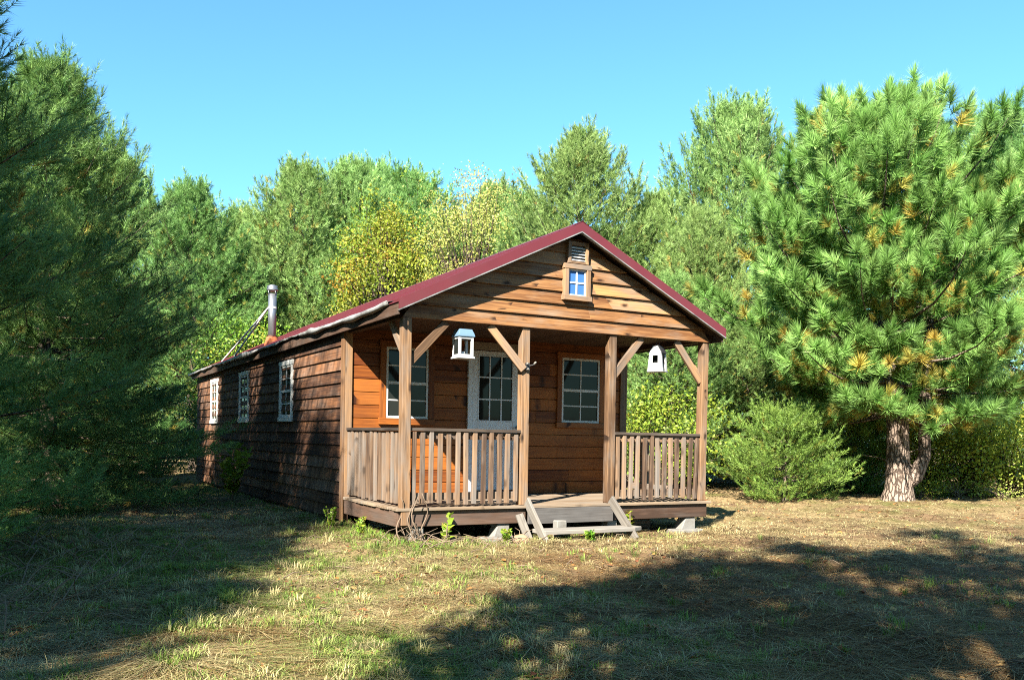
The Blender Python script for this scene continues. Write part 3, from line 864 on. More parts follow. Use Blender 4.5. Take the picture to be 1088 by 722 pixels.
def pine(name, loc, H, zb, rad, prof, seed, shoots, mat, barkmat, tr=.2, spacing=(.5, .28), nb=(5, 7), sub=9, per=3, elev=(5, 50), curl=28,
         sscale=(.8, 1.2), brown=.05, lean=(0, 0), trunk=True, upbias=.5, inner=.35, skip=None, subw=.34):
    """whorled conifer: trunk with branches, each with side twigs that carry needle shoots"""
    rng = np.random.default_rng(seed); rnd = random.Random(seed)
    root = empty(name, loc, 0)
    wd = MB()
    axis_ = lambda z: Vector((lean[0] * z / H + .05 * math.sin(z * 1.1 + seed), lean[1] * z / H + .05 * math.cos(z * .9 + seed), z))
    if trunk:
        zs = [-.3, .0, .25] + [H * k / 10 for k in range(1, 11)]
        wd.tube([axis_(max(z, 0)) + Vector((0, 0, min(z, 0))) for z in zs], [tr * (1.45 if z <= 0 else 1.12 if z < .3 else max(.04, 1 - z / H * .97)) for z in zs], 10)
    pos, dirs, scl, tint = [], [], [], []
    z = zb
    while z < H * .985:
        t = (z - zb) / (H - zb)
        r_here = rad * np.interp(t, [p[0] for p in prof], [p[1] for p in prof])
        n = rnd.randint(*nb)
        a0 = rnd.uniform(0, 6.28)
        for b in range(n):
            a = a0 + 6.283 * b / n + rnd.uniform(-.3, .3)
            Lb = max(.25, r_here * rnd.uniform(.58, 1.17))
            e0 = elev[0] + (elev[1] - elev[0]) * t + rnd.uniform(-8, 8)
            p = axis_(z + rnd.uniform(-.10, .10)); pts = [p.copy()]
            nseg = 5
            for s in range(nseg):
                e = R(e0 + curl * (s / (nseg - 1)) ** 1.5 - 6)
                p = p + Vector((math.cos(a) * math.cos(e), math.sin(a) * math.cos(e), math.sin(e))) * (Lb / nseg)
                a += rnd.uniform(-.09, .09)
                pts.append(p.copy())
            if skip and skip(pts[-1], a): continue
            r0 = max(.010, tr * .16 * (Lb / rad) ** .7)
            wd.tube(pts, [r0 * (1 - .85 * k / nseg) for k in range(nseg + 1)], 4, False)
            P = np.array([tuple(q) for q in pts])
            bt = rnd.random()
            ns = max(3, int(sub * (Lb / rad) ** .8 + 1))
            for k in range(ns + 1):
                s = inner + (1 - inner) * k / ns
                x = s * nseg; i = min(int(x), nseg - 1)
                bp = P[i] + (P[i + 1] - P[i]) * (x - i); bd = unit(P[i + 1] - P[i])
                sides = (0,) if k == ns else (-1, 1)
                for side in sides:
                    if side == 0: sd, sl_ = bd, .30
                    else:
                        h = np.array([-bd[1], bd[0], 0.]) * side
                        sd = unit(bd * rnd.uniform(.45, .9) + unit(h) * rnd.uniform(.6, 1) + np.array([0, 0, rnd.uniform(-.12, .35)]))
                        sl_ = (subw * Lb * (1.15 - s) + .16) * rnd.uniform(.7, 1.2)
                    for j in range(per):
                        q = (j + rnd.uniform(.5, 1)) / per
                        pos.append(bp + sd * sl_ * q + rng.normal(0, .035, 3))
                        dirs.append(unit(sd * (.75 + .3 * q) + np.array([0, 0, upbias * rnd.uniform(.5, 1.4)]) + rng.normal(0, .22, 3)))
                        scl.append(rnd.uniform(*sscale) * (1 if j == per - 1 else .9))
                        br = 0.
                        if t < .78 and s < .78 and rnd.random() < brown * 3.2 * (1.2 - t): br = rnd.uniform(.3, .9); scl[-1] *= .8
                        elif t < .8 and rnd.random() < brown * .35: br = rnd.uniform(.3, .9)
                        tint.append((np.clip(.45 + .35 * (bt - .5) + rng.normal(0, .22), 0, 1), br, np.clip(.5 + .3 * (bt - .5) + rng.normal(0, .16), 0, 1)))
        z += spacing[0] + (spacing[1] - spacing[0]) * t
    top = axis_(H)
    for k in range(3):
        pos.append(np.array(tuple(top)) - np.array([0, 0, .22 * k])); dirs.append(np.array([rng.normal(0, .15), rng.normal(0, .15), 1.])); scl.append(sscale[1]); tint.append((.5, 0, .6))
    wd.build('trunk', barkmat, root, 0, True)
    crown_obj('crown', scatter(shoots, np.array(pos), np.array(dirs), np.array(scl), np.array(tint), rng), mat, root)
    return root

def leafy(name, loc, H, zb, rad, seed, mat, barkmat, nclump=260, per=34, size=.10, spread=.38, tr=.10, brown=.1, squash=1.0, stems=1, zlo=.0, gap=.25):
    """broadleaf tree or shrub: forked limbs that end in loose clumps of leaves"""
    rng = np.random.default_rng(seed); rnd = random.Random(seed)
    root = empty(name, loc)
    wd = MB()
    tm = [leaf_template(rng, per, spread, size) for _ in range(5)]
    pos, dirs, scl, tint = [], [], [], []
    bases = [Vector((rnd.uniform(-.12, .12) * rad * (stems > 1), rnd.uniform(-.12, .12) * rad * (stems > 1), 0)) for _ in range(stems)]
    if stems == 1:
        wd.tube([(0, 0, -.3), (0, 0, 0), (.03, .02, zb), (.06, -.03, H * .55), (.02, .02, H * .9)], [tr * 1.3, tr * 1.2, tr, tr * .6, .02], 8)
    lobes = [(unit(rng.normal(size=3)), rng.uniform(.15, .32)) for _ in range(9)]
    cz, hz = (zb + H) / 2, (H - zb) / 2
    k = 0
    while k < nclump:
        d = unit(rng.normal(size=3)); q = rng.uniform(.35, 1) ** .6
        wob = 1 + sum(a * max(0, float(d @ l)) ** 3 for l, a in lobes) - .22
        if rng.random() < gap and q > .75: q *= .7
        p = np.array([d[0] * rad * q * wob, d[1] * rad * q * wob, cz + d[2] * hz * q * (wob if d[2] < 0 or squash != 1 else .9 + .1 * wob)])
        if p[2] < zlo: p[2] = zlo + rng.uniform(0, .25)
        pos.append(p); dirs.append(unit(d + rng.normal(0, .4, 3))); scl.append(rng.uniform(.7, 1.25))
        b = rng.uniform(.4, 1) if rng.random() < brown else 0.
        tint.append((np.clip(rng.normal(.5, .28), 0, 1), b, np.clip(rng.normal(.5, .22), 0, 1)))
        if k % 2 == 0:
            s = bases[rnd.randrange(stems)]
            z0 = (zb * .8 + (p[2] - zb) * rnd.uniform(.1, .5)) if stems == 1 else 0
            s = Vector((s.x, s.y, max(0, z0))); e = Vector(p)
            m = s.lerp(e, .5) + Vector((rnd.uniform(-.1, .1), rnd.uniform(-.1, .1), .12 * rad))
            r0 = tr * .35
            wd.tube([s, m, e], [r0, r0 * .6, r0 * .15], 4, False)
        k += 1
    wd.build('trunk' if stems == 1 else 'stems', barkmat, root, 0, True)
    crown_obj('crown' if stems == 1 else 'foliage', scatter(tm, np.array(pos), np.array(dirs), np.array(scl), np.array(tint), rng), mat, root)
    return root

GROUPS = {'pine tree': 'pine trees around the cabin', 'bush': 'leafy bushes at the yard edge', 'weeds': 'weed clumps at the yard edge', 'plant': 'green weeds growing by the porch', 'lantern': 'lanterns hanging from the porch beam', 'tree': 'broadleaf trees behind the roof'}
def gpos(x, y, dz=0): return (x, y, float(ground_z(x, y)) + dz)
rs_ = np.random.default_rng(5)
SH_BIG = [shoot_template(rs_, 150, .075, .135, .0058, 6, 80) for _ in range(5)]
SH_FAR = [shoot_template(rs_, 34, .16, .15, .0115, 16, 72) for _ in range(6)]
SH_NEAR = [shoot_template(rs_, 46, .16, .115, .0055, 16, 70) for _ in range(6)]
SH_YOUNG = [shoot_template(rs_, 24, .13, .09, .010, 20, 70) for _ in range(5)]
BROAD = [(0, .75), (.18, 1.0), (.42, .90), (.62, .70), (.80, .46), (.92, .24), (1, .08)]
CONE = [(0, .8), (.12, 1.0), (.35, .84), (.6, .58), (.82, .30), (1, .06)]
FULL = [(0, .7), (.15, .95), (.4, 1.0), (.65, .80), (.85, .48), (.95, .26), (1, .12)]
ROUND = [(0, .60), (.12, .88), (.30, 1.0), (.52, .92), (.72, .68), (.88, .36), (1, .12)]

# --- the big pine on the right
BP = (7.9, 18.5)
big = pine('pine_tree', gpos(*BP), 7.45, 1.85, 3.4, ROUND, 5, SH_BIG, M['pine_big'], M['bark_red'], tr=.26, spacing=(.54, .38), nb=(12, 14), sub=10, per=2,
           elev=(-10, 46), curl=36, sscale=(1.7, 2.35), brown=.08, trunk=False, upbias=.8, inner=.34, lean=(-.6, 0), subw=.40)
tag(big, 'large full red pine with a forked scaly trunk standing right of the cabin', 'pine tree')
tk = [c for c in big.children if c.name.startswith('trunk')][0]
mb = MB()
mb.tube([(.0, 0, -.35), (.0, 0, .0), (.02, 0, .25), (.0, 0, .8), (.0, 0, 1.5), (-.06, .02, 2.2), (-.20, 0, 3.2), (-.38, 0, 5), (-.55, 0, 6.9)], [.42, .34, .27, .225, .215, .21, .17, .12, .03], 14)
mb.tube([(.05, 0, .25), (.34, -.05, .48), (.52, -.06, .9), (.53, -.04, 1.4), (.56, 0, 2.1), (.68, .1, 3.0), (.8, .2, 4.6)], [.16, .16, .125, .115, .11, .085, .03], 10)
for k in range(26):
    a = random.uniform(0, 6.28); z = random.uniform(.5, 2.5); l = random.uniform(.3, 1.3)
    s = Vector((.08, 0, z)); e = s + Vector((math.cos(a) * l, math.sin(a) * l * .8 - .1, random.uniform(-.25, .3)))
    mb.tube([s, s.lerp(e, .5) + Vector((0, 0, .06)), e], [.018, .012, .004], 4, False)
o = mb.build('trunk', M['bark_red'], big, 0, True)
tk.name = 'branches'

# --- white pines behind the cabin
def top_h(ypx, d): return (478 - ypx) / 960 * d + CAM_Z
def px(xp, d): return (xp - 544) / 960 * d
pA = pine('pine_tree', gpos(px(617, 25), 25), 10.0, .7, 3.5, BROAD, 21, SH_FAR, M['pine_far'], M['bark'], tr=.17, spacing=(.60, .34), nb=(10, 12), sub=11, per=3, elev=(4, 56), curl=32, brown=.03, upbias=.45)
pA.scale = (1.06, 1.06, .935)
tag(pA, 'pointed white pine rising directly behind the gable peak of the cabin', 'pine tree')
pB = pine('pine_tree', gpos(px(782, 27), 27), 10.7, .9, 3.7, FULL, 22, SH_FAR, M['pine_far'], M['bark'], tr=.2, spacing=(.66, .38), nb=(11, 13), sub=12, per=3, elev=(2, 55), curl=34, brown=.04, upbias=.45, sscale=(.9, 1.3))
tag(pB, 'tall broad white pine just left of and behind the large red pine', 'pine tree')
pC = pine('pine_tree', gpos(px(318, 31), 31), 11.2, .8, 3.1, FULL, 23, SH_FAR, M['pine_far'], M['bark'], tr=.18, spacing=(.64, .36), nb=(10, 12), sub=11, per=3, elev=(4, 55), curl=34, brown=.07, upbias=.45, sscale=(.9, 1.3))
pC.scale = (1.05, 1.05, .905)
tag(pC, 'tall bushy white pine with some browned needles above the stove pipe', 'pine tree')
def cp(src, x, y, s, rz, label, sz=None):
    c = copy_tree(src); c.location = gpos(x, y); c.rotation_euler = (0, 0, rz); c.scale = (s, s, sz or s)
    return tag(c, label, 'pine tree')
cp(pA, px(372, 32), 32, 1.08, 2.1, 'white pine right beside the tall bushy pine above the stove pipe', 1.06)
cp(pA, px(258, 31), 31, 1.0, 4.0, 'smaller white pine left of the tall bushy pine above the stove pipe', .86)
cp(pB, px(432, 37), 37, 1.2, 1.0, 'white pine top showing between the maple and the pale yellow tree', 1.07)
cp(pC, px(398, 39), 39, 1.2, 2.6, 'white pine top seen directly above the maple', 1.10)
cp(pC, px(525, 40), 40, 1.25, 4.9, 'white pine standing behind the pale yellow tree', 1.06)
cp(pA, px(698, 25), 25, .80, 3.3, 'short white pine between the gable pine and the tall broad pine', .78)
cp(pC, px(745, 23.5), 23.5, .62, 5.2, 'half height white pine behind the right porch corner')
cp(pC, px(560, 33), 33, .93, .7, 'white pine half hidden between the pale yellow tree and the gable pine', .86)
cp(pC, px(205, 27), 27, .9, 2.9, 'white pine closing the view at the far left rear corner of the cabin', .74)
cp(pB, px(1062, 30), 30, 1.05, 2.5, 'distant white pine peeking out to the right of the large red pine', 1.08)
cp(pA, px(1110, 27), 27, 1.0, .4, 'pine at the right edge of the photo behind the red pine')
cp(pC, px(905, 28), 28, .95, 4.4, 'white pine hidden mostly behind the crown of the large red pine', .85)
cp(pA, px(985, 33), 33, 1.0, 1.9, 'pine seen through gaps beneath the red pine branches', .8)
cp(pA, px(130, 30), 30, 1.0, 5.0, 'dim pine in the deep shade behind the left trees')
cp(pB, px(60, 36), 36, .9, .2, 'far pine behind the left trees at the photo edge')
cp(pC, px(640, 38), 38, 1.0, 3.8, 'far pine filling the gap behind the gable pine', .85)
cp(pB, px(500, 44), 44, 1.0, 5.5, 'far pine behind the pale yellow tree')
cp(pC, px(840, 40), 40, 1.0, 2.2, 'far pine behind the tall broad pine')
cp(pB, px(290, 42), 42, 1.0, 4.5, 'far pine behind the bushy pines above the stove pipe')
cp(pA, px(210, 38), 38, 1.0, 1.5, 'far slender pine behind the cabin rear corner')

# --- broadleaf trees behind the roof
t = leafy('maple_tree', gpos(px(408, 28), 28), 8.7, 2.0, 1.75, 31, M['leaf_maple'], M['bark'], 460, 60, .088, .40, .12, .18)
tag(t, 'yellow and green maple turning colour behind the cabin roof', 'maple tree')
t = pale = leafy('deciduous_tree', gpos(px(500, 33), 33), 11.0, 2.5, 2.8, 32, M['leaf_pale'], M['bark'], 600, 48, .085, .50, .12, .12, gap=.5)
tag(t, 'airy pale yellow broadleaf tree between the maple and the gable pine', 'tree')
t = leafy('deciduous_tree', gpos(px(452, 36), 36), 12.2, 4.5, 1.3, 36, M['leaf_maple'], M['bark'], 120, 26, .12, .45, .10, .3, gap=.5)
tag(t, 'slim broadleaf tree with orange top behind the pale yellow tree', 'tree')
t = leafy('deciduous_tree', gpos(px(268, 26), 26), 4.6, .6, 1.5, 37, M['leaf_green'], M['bark'], 240, 44, .085, .40, .07, .1)
tag(t, 'low yellow green broadleaf tree behind the stove pipe', 'tree')

# --- trees on the left
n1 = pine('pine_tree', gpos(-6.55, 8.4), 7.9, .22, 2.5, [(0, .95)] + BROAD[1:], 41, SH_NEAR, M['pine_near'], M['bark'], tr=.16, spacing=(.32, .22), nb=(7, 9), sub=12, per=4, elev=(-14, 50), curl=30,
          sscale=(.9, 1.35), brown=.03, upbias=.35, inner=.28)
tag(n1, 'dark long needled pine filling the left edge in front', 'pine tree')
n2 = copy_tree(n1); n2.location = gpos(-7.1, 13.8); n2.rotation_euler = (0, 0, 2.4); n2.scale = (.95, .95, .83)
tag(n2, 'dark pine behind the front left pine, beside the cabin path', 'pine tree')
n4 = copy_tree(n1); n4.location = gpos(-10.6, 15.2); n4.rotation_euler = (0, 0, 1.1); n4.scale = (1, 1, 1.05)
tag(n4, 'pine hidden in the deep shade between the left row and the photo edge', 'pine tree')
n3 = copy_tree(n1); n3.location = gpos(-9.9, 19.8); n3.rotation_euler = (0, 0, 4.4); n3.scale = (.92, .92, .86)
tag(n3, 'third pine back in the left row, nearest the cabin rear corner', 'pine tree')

# --- young pine and shrubs on the right and behind the porch
y1 = pine('young_pine', gpos(px(832, 18.2), 18.2), 2.15, .10, 1.45, FULL, 51, SH_YOUNG, M['pine_young'], M['bark'], tr=.05, spacing=(.26, .19), nb=(9, 12), sub=9, per=3, elev=(0, 55), curl=30,
          sscale=(.8, 1.2), brown=.03, upbias=.6, inner=.25)
y1.scale = (.93, .93, .74)
tag(y1, 'low bushy bright green young pine between porch and red pine', 'pine tree')
def cpy(x, y, s, rz, label, sz=None):
    c = copy_tree(y1); c.location = gpos(x, y); c.rotation_euler = (0, 0, rz); c.scale = (s, s, sz or s); return tag(c, label, 'pine tree')
cp(pB, px(715, 21), 21, .5, 2, 'short pine seen through the right porch opening', .44)
cp(pC, px(795, 22), 22, .5, 4, 'short pine behind the low bushy young pine', .36)
cpy(px(900, 21.5), 21.5, 1.0, 5, 'young pine in the shade left of the red pine trunk', 1.25)
for (xp, d, H, r, mt, nc, lab) in (
        (698, 19.8, 2.5, 1.1, 'leaf_green', 150, 'bright green leafy bush filling the right porch opening'),
        (672, 23, 3.6, 1.5, 'leaf_green', 150, 'green leafy bush seen behind the right porch window'),
        (735, 24.5, 3.2, 1.6, 'leaf_green', 150, 'green leafy bush behind the right porch post'),
        (985, 20.6, 2.1, 1.1, 'leaf_lime_sunlit', 170, 'yellow green leafy bush just right of the red pine trunk'),
        (1035, 20.2, 2.3, 1.2, 'leaf_lime_sunlit', 170, 'yellow green leafy bush midway between the trunk and the right edge'),
        (1082, 19.8, 2.2, 1.2, 'leaf_lime_sunlit', 170, 'yellow green leafy bush at the right edge of the photo'),
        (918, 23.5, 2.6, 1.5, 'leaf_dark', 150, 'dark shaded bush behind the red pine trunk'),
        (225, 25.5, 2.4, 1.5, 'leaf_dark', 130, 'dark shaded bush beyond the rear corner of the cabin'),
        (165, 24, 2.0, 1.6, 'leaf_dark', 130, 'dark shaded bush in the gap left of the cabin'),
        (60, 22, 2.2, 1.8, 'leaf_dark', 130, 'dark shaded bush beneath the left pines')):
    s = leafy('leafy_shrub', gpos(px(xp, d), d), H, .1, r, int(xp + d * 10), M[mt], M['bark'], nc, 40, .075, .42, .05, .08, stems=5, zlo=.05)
    tag(s, lab, 'bush')
for i, (xp, d, lab) in enumerate(((975, 19.2, 'low yellowish weeds right beside the red pine trunk'), (1020, 19.6, 'low yellowish weeds midway to the right edge'), (1066, 19.3, 'low yellowish weeds at the right edge below the bushes'))):
    s = leafy('weed_clump', gpos(px(xp, d), d), (.45, .75, .5)[i], .0, (.5, .55, .7)[i], 70 + i, M[('leaf_maple', 'leaf_green', 'leaf_pale')[i]], M['twig'], 34, 22, .05, .30, .02, .05, stems=6, zlo=.02)
    tag(s, lab, 'weeds')

# --- trees behind the viewer, known from the shade they throw
def shade(src, x, y, s, rz, label, sz=None):
    c = copy_tree(src); c.location = gpos(x, y); c.rotation_euler = (0, 0, rz); c.scale = (s, s, sz or s); return tag(c, label, 'tree' if src is hole else 'pine tree')
hole = leafy('deciduous_tree', gpos(14, -20), 11.0, 3.2, 2.2, 90, M['leaf_green'], M['bark'], 92, 95, .18, .46, .12, .05, gap=.6)
tag(hole, 'airy broadleaf tree standing far behind the viewer', 'tree')
for k_, (src_, xt, yt, y0_, rs0, lab_) in enumerate((
        (hole, 2.3, 8.7, -3.0, .8, 'airy tree behind the viewer whose shade lies at the bottom middle of the yard'),
        (hole, 3.1, 11.3, -3.6, .9, 'airy tree behind the viewer whose shade lies before the porch steps'),
        (hole, 5.7, 12.6, -3.0, .95, 'airy tree behind the viewer shading the right foreground'),
        (hole, 8.6, 13.2, -3.0, 1.1, 'airy tree behind the viewer shading the right edge of the yard'),
        (pA, -2.5, 6.9, -3.0, .70, 'pine behind the viewer shading the bottom left corner of the yard'),
        (pA, 11.5, 12.2, -3.0, .80, 'pine behind the viewer shading beyond the right edge'),
        (pC, -2.9, 9.6, 1.4, .60, 'pine left of the viewer shading the left foreground'),
        (pA, -4.6, 9.6, 2.4, .80, 'pine left of the viewer shading the front left pine'),
        (pA, -2.6, 13.5, -3.5, .80, 'tall pine behind the viewer dappling the side wall'))):
    h_ = (yt - y0_) / 1.19; Hs = {pA: 10.0, pB: 10.7, pC: 11.2, hole: 11.0}[src_]
    shade(src_, xt - .43 * h_, y0_, rs0, k_ * 1.3, lab_, (h_ + .3) / Hs)

# ------------------------------------------------------------------ low plants near the cabin
def weed(name, loc, h, n, seed, mat, label, cat, size=.07, bend=.35):
    rng = np.random.default_rng(seed); rnd = random.Random(seed)
    root = empty(name, loc)
    st_ = MB(); pos, dirs, scl, tint = [], [], [], []
    for k in range(n):
        a = rnd.uniform(0, 6.28); hh = h * rnd.uniform(.6, 1.1); b = bend * hh * rnd.uniform(.4, 1.2)
        pts = [Vector((math.cos(a) * b * s ** 1.6, math.sin(a) * b * s ** 1.6, hh * s)) for s in (0, .35, .7, 1)]
        st_.tube(pts, [.006, .005, .004, .002], 5, False)
        for s in np.linspace(.25, 1, 7):
            i = min(int(s * 3), 2); p = pts[i].lerp(pts[i + 1], s * 3 - i)
            for sd in (-1, 1):
                pos.append(np.array(tuple(p))); dirs.append(np.array([math.cos(a + sd * 1.4 + rnd.uniform(-.5, .5)), math.sin(a + sd * 1.4 + rnd.uniform(-.5, .5)), rnd.uniform(.1, .7)]))
                scl.append(rnd.uniform(.6, 1.2)); tint.append((rnd.random(), 0 if rnd.random() < .9 else .8, rnd.uniform(.3, .9)))
    lf = (np.array([[0, 0, 0], [size * .32, 0, size * .5], [0, .1 * size, size * 1.1], [-size * .32, 0, size * .5]]), np.array([[0, 1, 2], [0, 2, 3]]))
    st_.build('stems', M['twig'], root)
    crown_obj('leaves', scatter([lf], np.array(pos), np.array(dirs), np.array(scl), np.array(tint), rng), mat, root)
    return tag(root, label, cat)
def wcab(u, v): p = cab(u, v); return gpos(p.x, p.y)
weed('tall_weed', wcab(-.55, 6.5), .85, 9, 1, M['leaf_green'], 'bright green ferny weed against the shaded side wall', 'plant', .17)
weed('tall_weed', wcab(-.35, 1.5), .25, 10, 2, M['leaf_green'], 'leafy green weed at the corner where deck meets side wall', 'plant', .05)
weed('tall_weed', wcab(-.30, .55), .20, 10, 3, M['leaf_green'], 'leafy green weed under the left side of the deck', 'plant', .045)
weed('tall_weed', wcab(.45, -.22), .27, 2, 4, M['leaf_green'], 'single stemmed green weed in front of the left concrete pier', 'plant', .085, .15)
weed('tall_weed', wcab(2.05, -.74), .11, 9, 5, M['leaf_green'], 'small green weed in front of the step tread', 'plant', .06)
weed('tall_weed', wcab(1.15, -.35), .16, 9, 6, M['leaf_green'], 'low green weed in front of the second concrete pier', 'plant', .055)
weed('tall_weed', wcab(3.05, -.16), .42, 2, 7, M['leaf_maple'], 'thin yellow stemmed weed beside the right step stringer', 'plant', .05, .1)
# dead vine on the corner post
vb_ = MB()
for k in range(6):
    a = random.uniform(0, 6.28); pts = []
    x0, y0 = random.uniform(-.12, .22), random.uniform(-.26, -.12)
    hgt = random.uniform(.3, .72)
    for s in np.linspace(0, 1, 9):
        pts.append((x0 + .05 * math.sin(7 * s + a), y0 + .03 * math.cos(6 * s + a) , -.42 + hgt * s))
    vb_.tube(pts, list(np.linspace(.010, .005, 9)), 5)
o = vb_.build('dead_vine', M['twig'], None, 0, True); o.matrix_world = CAB
tag(o, 'grey dead vine stems twisting up the left corner post base', 'vine')

# ------------------------------------------------------------------ grass, straw and litter
def in_cabin(x, y):
    u, v = to_uv(x, y)
    return (u > -.06) & (u < 4.36) & (v > -.08) & (v < 12.95)
def pnoise(x, y, s, o=0.):
    return (np.sin(x * s + o) * np.cos(y * s * 1.13 + 2.1 * o) + .6 * np.sin(x * s * 2.3 + y * s * 1.7 + o * 3) + .4 * np.sin(-x * s * 3.9 + y * s * 4.3 + o * 5)) / 2
def ground_pts(n, y0, y1, rng, p=1.6):
    # denser near the viewer
    t = rng.random(n)
    y = (y0 ** (1 - p) + t * (y1 ** (1 - p) - y0 ** (1 - p))) ** (1 / (1 - p))
    x = rng.uniform(-1, 1, n) * (y * .60 + .6)
    k = ~in_cabin(x, y)
    return x[k], y[k]
def fine_z(x, y): 
    return ground_z(x, y) + sum(a * np.sin(x * fx + y * fy + p) for a, fx, fy, p in RELIEF)
def blades(n, seed, y0, y1, hmin, hmax, lean, wid, greenbias, keep=None):
    rng = np.random.default_rng(seed)
    x, y = ground_pts(n, y0, y1, rng)
    if keep is not None:
        k = rng.random(len(x)) < keep(x, y); x, y = x[k], y[k]
    m = len(x)
    z = fine_z(x, y)
    h = rng.uniform(hmin, hmax, m) * (1 + .5 * pnoise(x, y, 1.9, 2.))
    a = rng.uniform(0, 2 * np.pi, m); ln = h * rng.uniform(lean[0], lean[1], m)
    tw = a + np.pi / 2 + rng.normal(0, .5, m)
    w = wid * rng.uniform(.6, 1.3, m) * (1 + .04 * y)
    wx, wy = np.cos(tw) * w / 2, np.sin(tw) * w / 2
    dx, dy = np.cos(a) * ln, np.sin(a) * ln
    up = h / np.sqrt(1 + (ln / h) ** 2) 
    sag = np.where(ln > h * 1.2, .0, 1.)
    b0 = np.stack([x - wx, y - wy, z - .012], 1); b1 = np.stack([x + wx, y + wy, z - .012], 1)
    mz = z + up * .62; 
    m0 = np.stack([x + dx * .4 - wx * .8, y + dy * .4 - wy * .8, mz], 1); m1 = np.stack([x + dx * .4 + wx * .8, y + dy * .4 + wy * .8, mz], 1)
    tp_ = np.stack([x + dx, y + dy, z + up * np.where(sag > .5, 1., .45)], 1)
    vs = np.stack([b0, b1, m1, m0, tp_], 1).reshape(-1, 3)
    i = np.arange(m)[:, None] * 5
    fs = np.concatenate([i + np.array([[0, 1, 2]]), i + np.array([[0, 2, 3]]), i + np.array([[3, 2, 4]])], 0)
    g = pnoise(x, y, .75, 1.) * .7 + pnoise(x, y, 2.7, 4.) * .5 - np.clip((x - .2) * .26, -.2, .45)
    dry = np.clip(.5 - greenbias - 1.15 * g + rng.normal(0, .24, m), 0, 1)
    tint = np.stack([np.clip(rng.normal(.5, .25, m), 0, 1), dry, np.clip(rng.normal(.45, .25, m), 0, 1), np.ones(m)], 1)
    return vs, fs, np.repeat(tint, 5, axis=0)
parts = []
soil = lambda x, y: np.clip(.62 - .75 * np.clip(1.2 * pnoise(x, y, 1.1, 7.) + .7 * pnoise(x, y, 3.3, 2.) + .42 * np.clip(x + .1, -1.2, 2), -1, 1) * np.clip((12.5 - y) / 3, 0, 1), .03, 1)
near_l = lambda x, y: np.clip(soil(x, y), .02, 1)
parts.append(blades(130000, 1, 4.2, 13, .022, .060, (.4, 1.6), .0044, .30, near_l))
parts.append(blades(190000, 2, 4.2, 14, .05, .13, (2.2, 5.0), .0042, -.55, lambda x, y: np.clip((soil(x, y) * 1.2 + .05 + .3 * pnoise(x, y, 4.1, 9.)) * (1 - .75 * np.clip((x + .2) * .5, 0, 1) * (y < 11)), 0, 1)))
parts.append(blades(70000, 3, 10, 26, .04, .11, (2.0, 5.0), .006, -.6))
parts.append(blades(40000, 5, 10, 26, .02, .05, (.4, 1.8), .006, .05, lambda x, y: np.clip(.5 + pnoise(x, y, 1.3, 3.) - .15 * (x - 1), .06, 1)))
ed = lambda x, y: (np.abs(to_uv(x, y)[1] + .32) < .33) * (to_uv(x, y)[0] > -.6) * (to_uv(x, y)[0] < 4.6) * 1.0 + (np.abs(to_uv(x, y)[0] + .30) < .28) * (to_uv(x, y)[1] > -.4) * (to_uv(x, y)[1] < 13) * 1.0
parts.append(blades(80000, 4, 8.5, 20, .03, .09, (.3, 1.3), .006, .42, lambda x, y: np.clip(ed(x, y), 0, 1) * np.clip(.45 + 1.2 * pnoise(x, y, 3., 3.), 0, 1)))
def clumps(n, per, seed):
    rng = np.random.default_rng(seed)
    cx, cy = ground_pts(n, 4.4, 13, rng, 1.4)
    k = rng.random(len(cx)) < np.clip(.75 - .22 * (cx + .3), .10, 1) * np.clip(.6 + pnoise(cx, cy, .9, 5.), .1, 1)
    cx, cy = cx[k], cy[k]
    m = len(cx); r_ = rng.uniform(.02, .09, m)
    ang = rng.uniform(0, 2 * np.pi, (m, per)); rr = r_[:, None] * np.sqrt(rng.random((m, per)))
    x = (cx[:, None] + np.cos(ang) * rr).ravel(); y = (cy[:, None] + np.sin(ang) * rr).ravel()
    a = (ang + rng.normal(0, .5, ang.shape)).ravel(); h = (rng.uniform(.03, .10, m)[:, None] * rng.uniform(.5, 1.2, (m, per))).ravel()
    z = fine_z(x, y); ln = h * rng.uniform(.3, 1.4, len(h)); w = .0048 * rng.uniform(.6, 1.4, len(h))
    wx, wy = -np.sin(a) * w / 2, np.cos(a) * w / 2; dx, dy = np.cos(a) * ln, np.sin(a) * ln
    vs = np.stack([np.stack([x - wx, y - wy, z - .01], 1), np.stack([x + wx, y + wy, z - .01], 1), np.stack([x + dx * .4 + wx * .8, y + dy * .4 + wy * .8, z + h * .7], 1),
                   np.stack([x + dx * .4 - wx * .8, y + dy * .4 - wy * .8, z + h * .7], 1), np.stack([x + dx, y + dy, z + h * .9], 1)], 1).reshape(-1, 3)
    i = np.arange(len(h))[:, None] * 5
    fs = np.concatenate([i + np.array([[0, 1, 2]]), i + np.array([[0, 2, 3]]), i + np.array([[3, 2, 4]])], 0)
    cd = np.repeat(np.where(rng.random(m) < .55, rng.uniform(0, .3, m), rng.uniform(.6, 1, m)), per); cb = np.repeat(rng.uniform(.2, .8, m), per)
    tint = np.stack([np.clip(rng.normal(.45, .25, len(h)), 0, 1), cd, np.clip(cb + rng.normal(0, .15, len(h)), 0, 1), np.ones(len(h))], 1)
    return vs, fs, np.repeat(tint, 5, axis=0)
parts.append(clumps(4200, 34, 6))
b = 0; VV, FF, TT = [], [], []
for v_, f_, t_ in parts:
    VV.append(v_); FF.append(f_ + b); TT.append(t_); b += len(v_)
o = link('grass', np_mesh('grass', np.concatenate(VV), np.concatenate(FF), M['grass'], {'tint': ('FLOAT_COLOR', np.concatenate(TT))}))
tag(o, 'short half dried yard grass with straw', 'grass', kind='stuff')

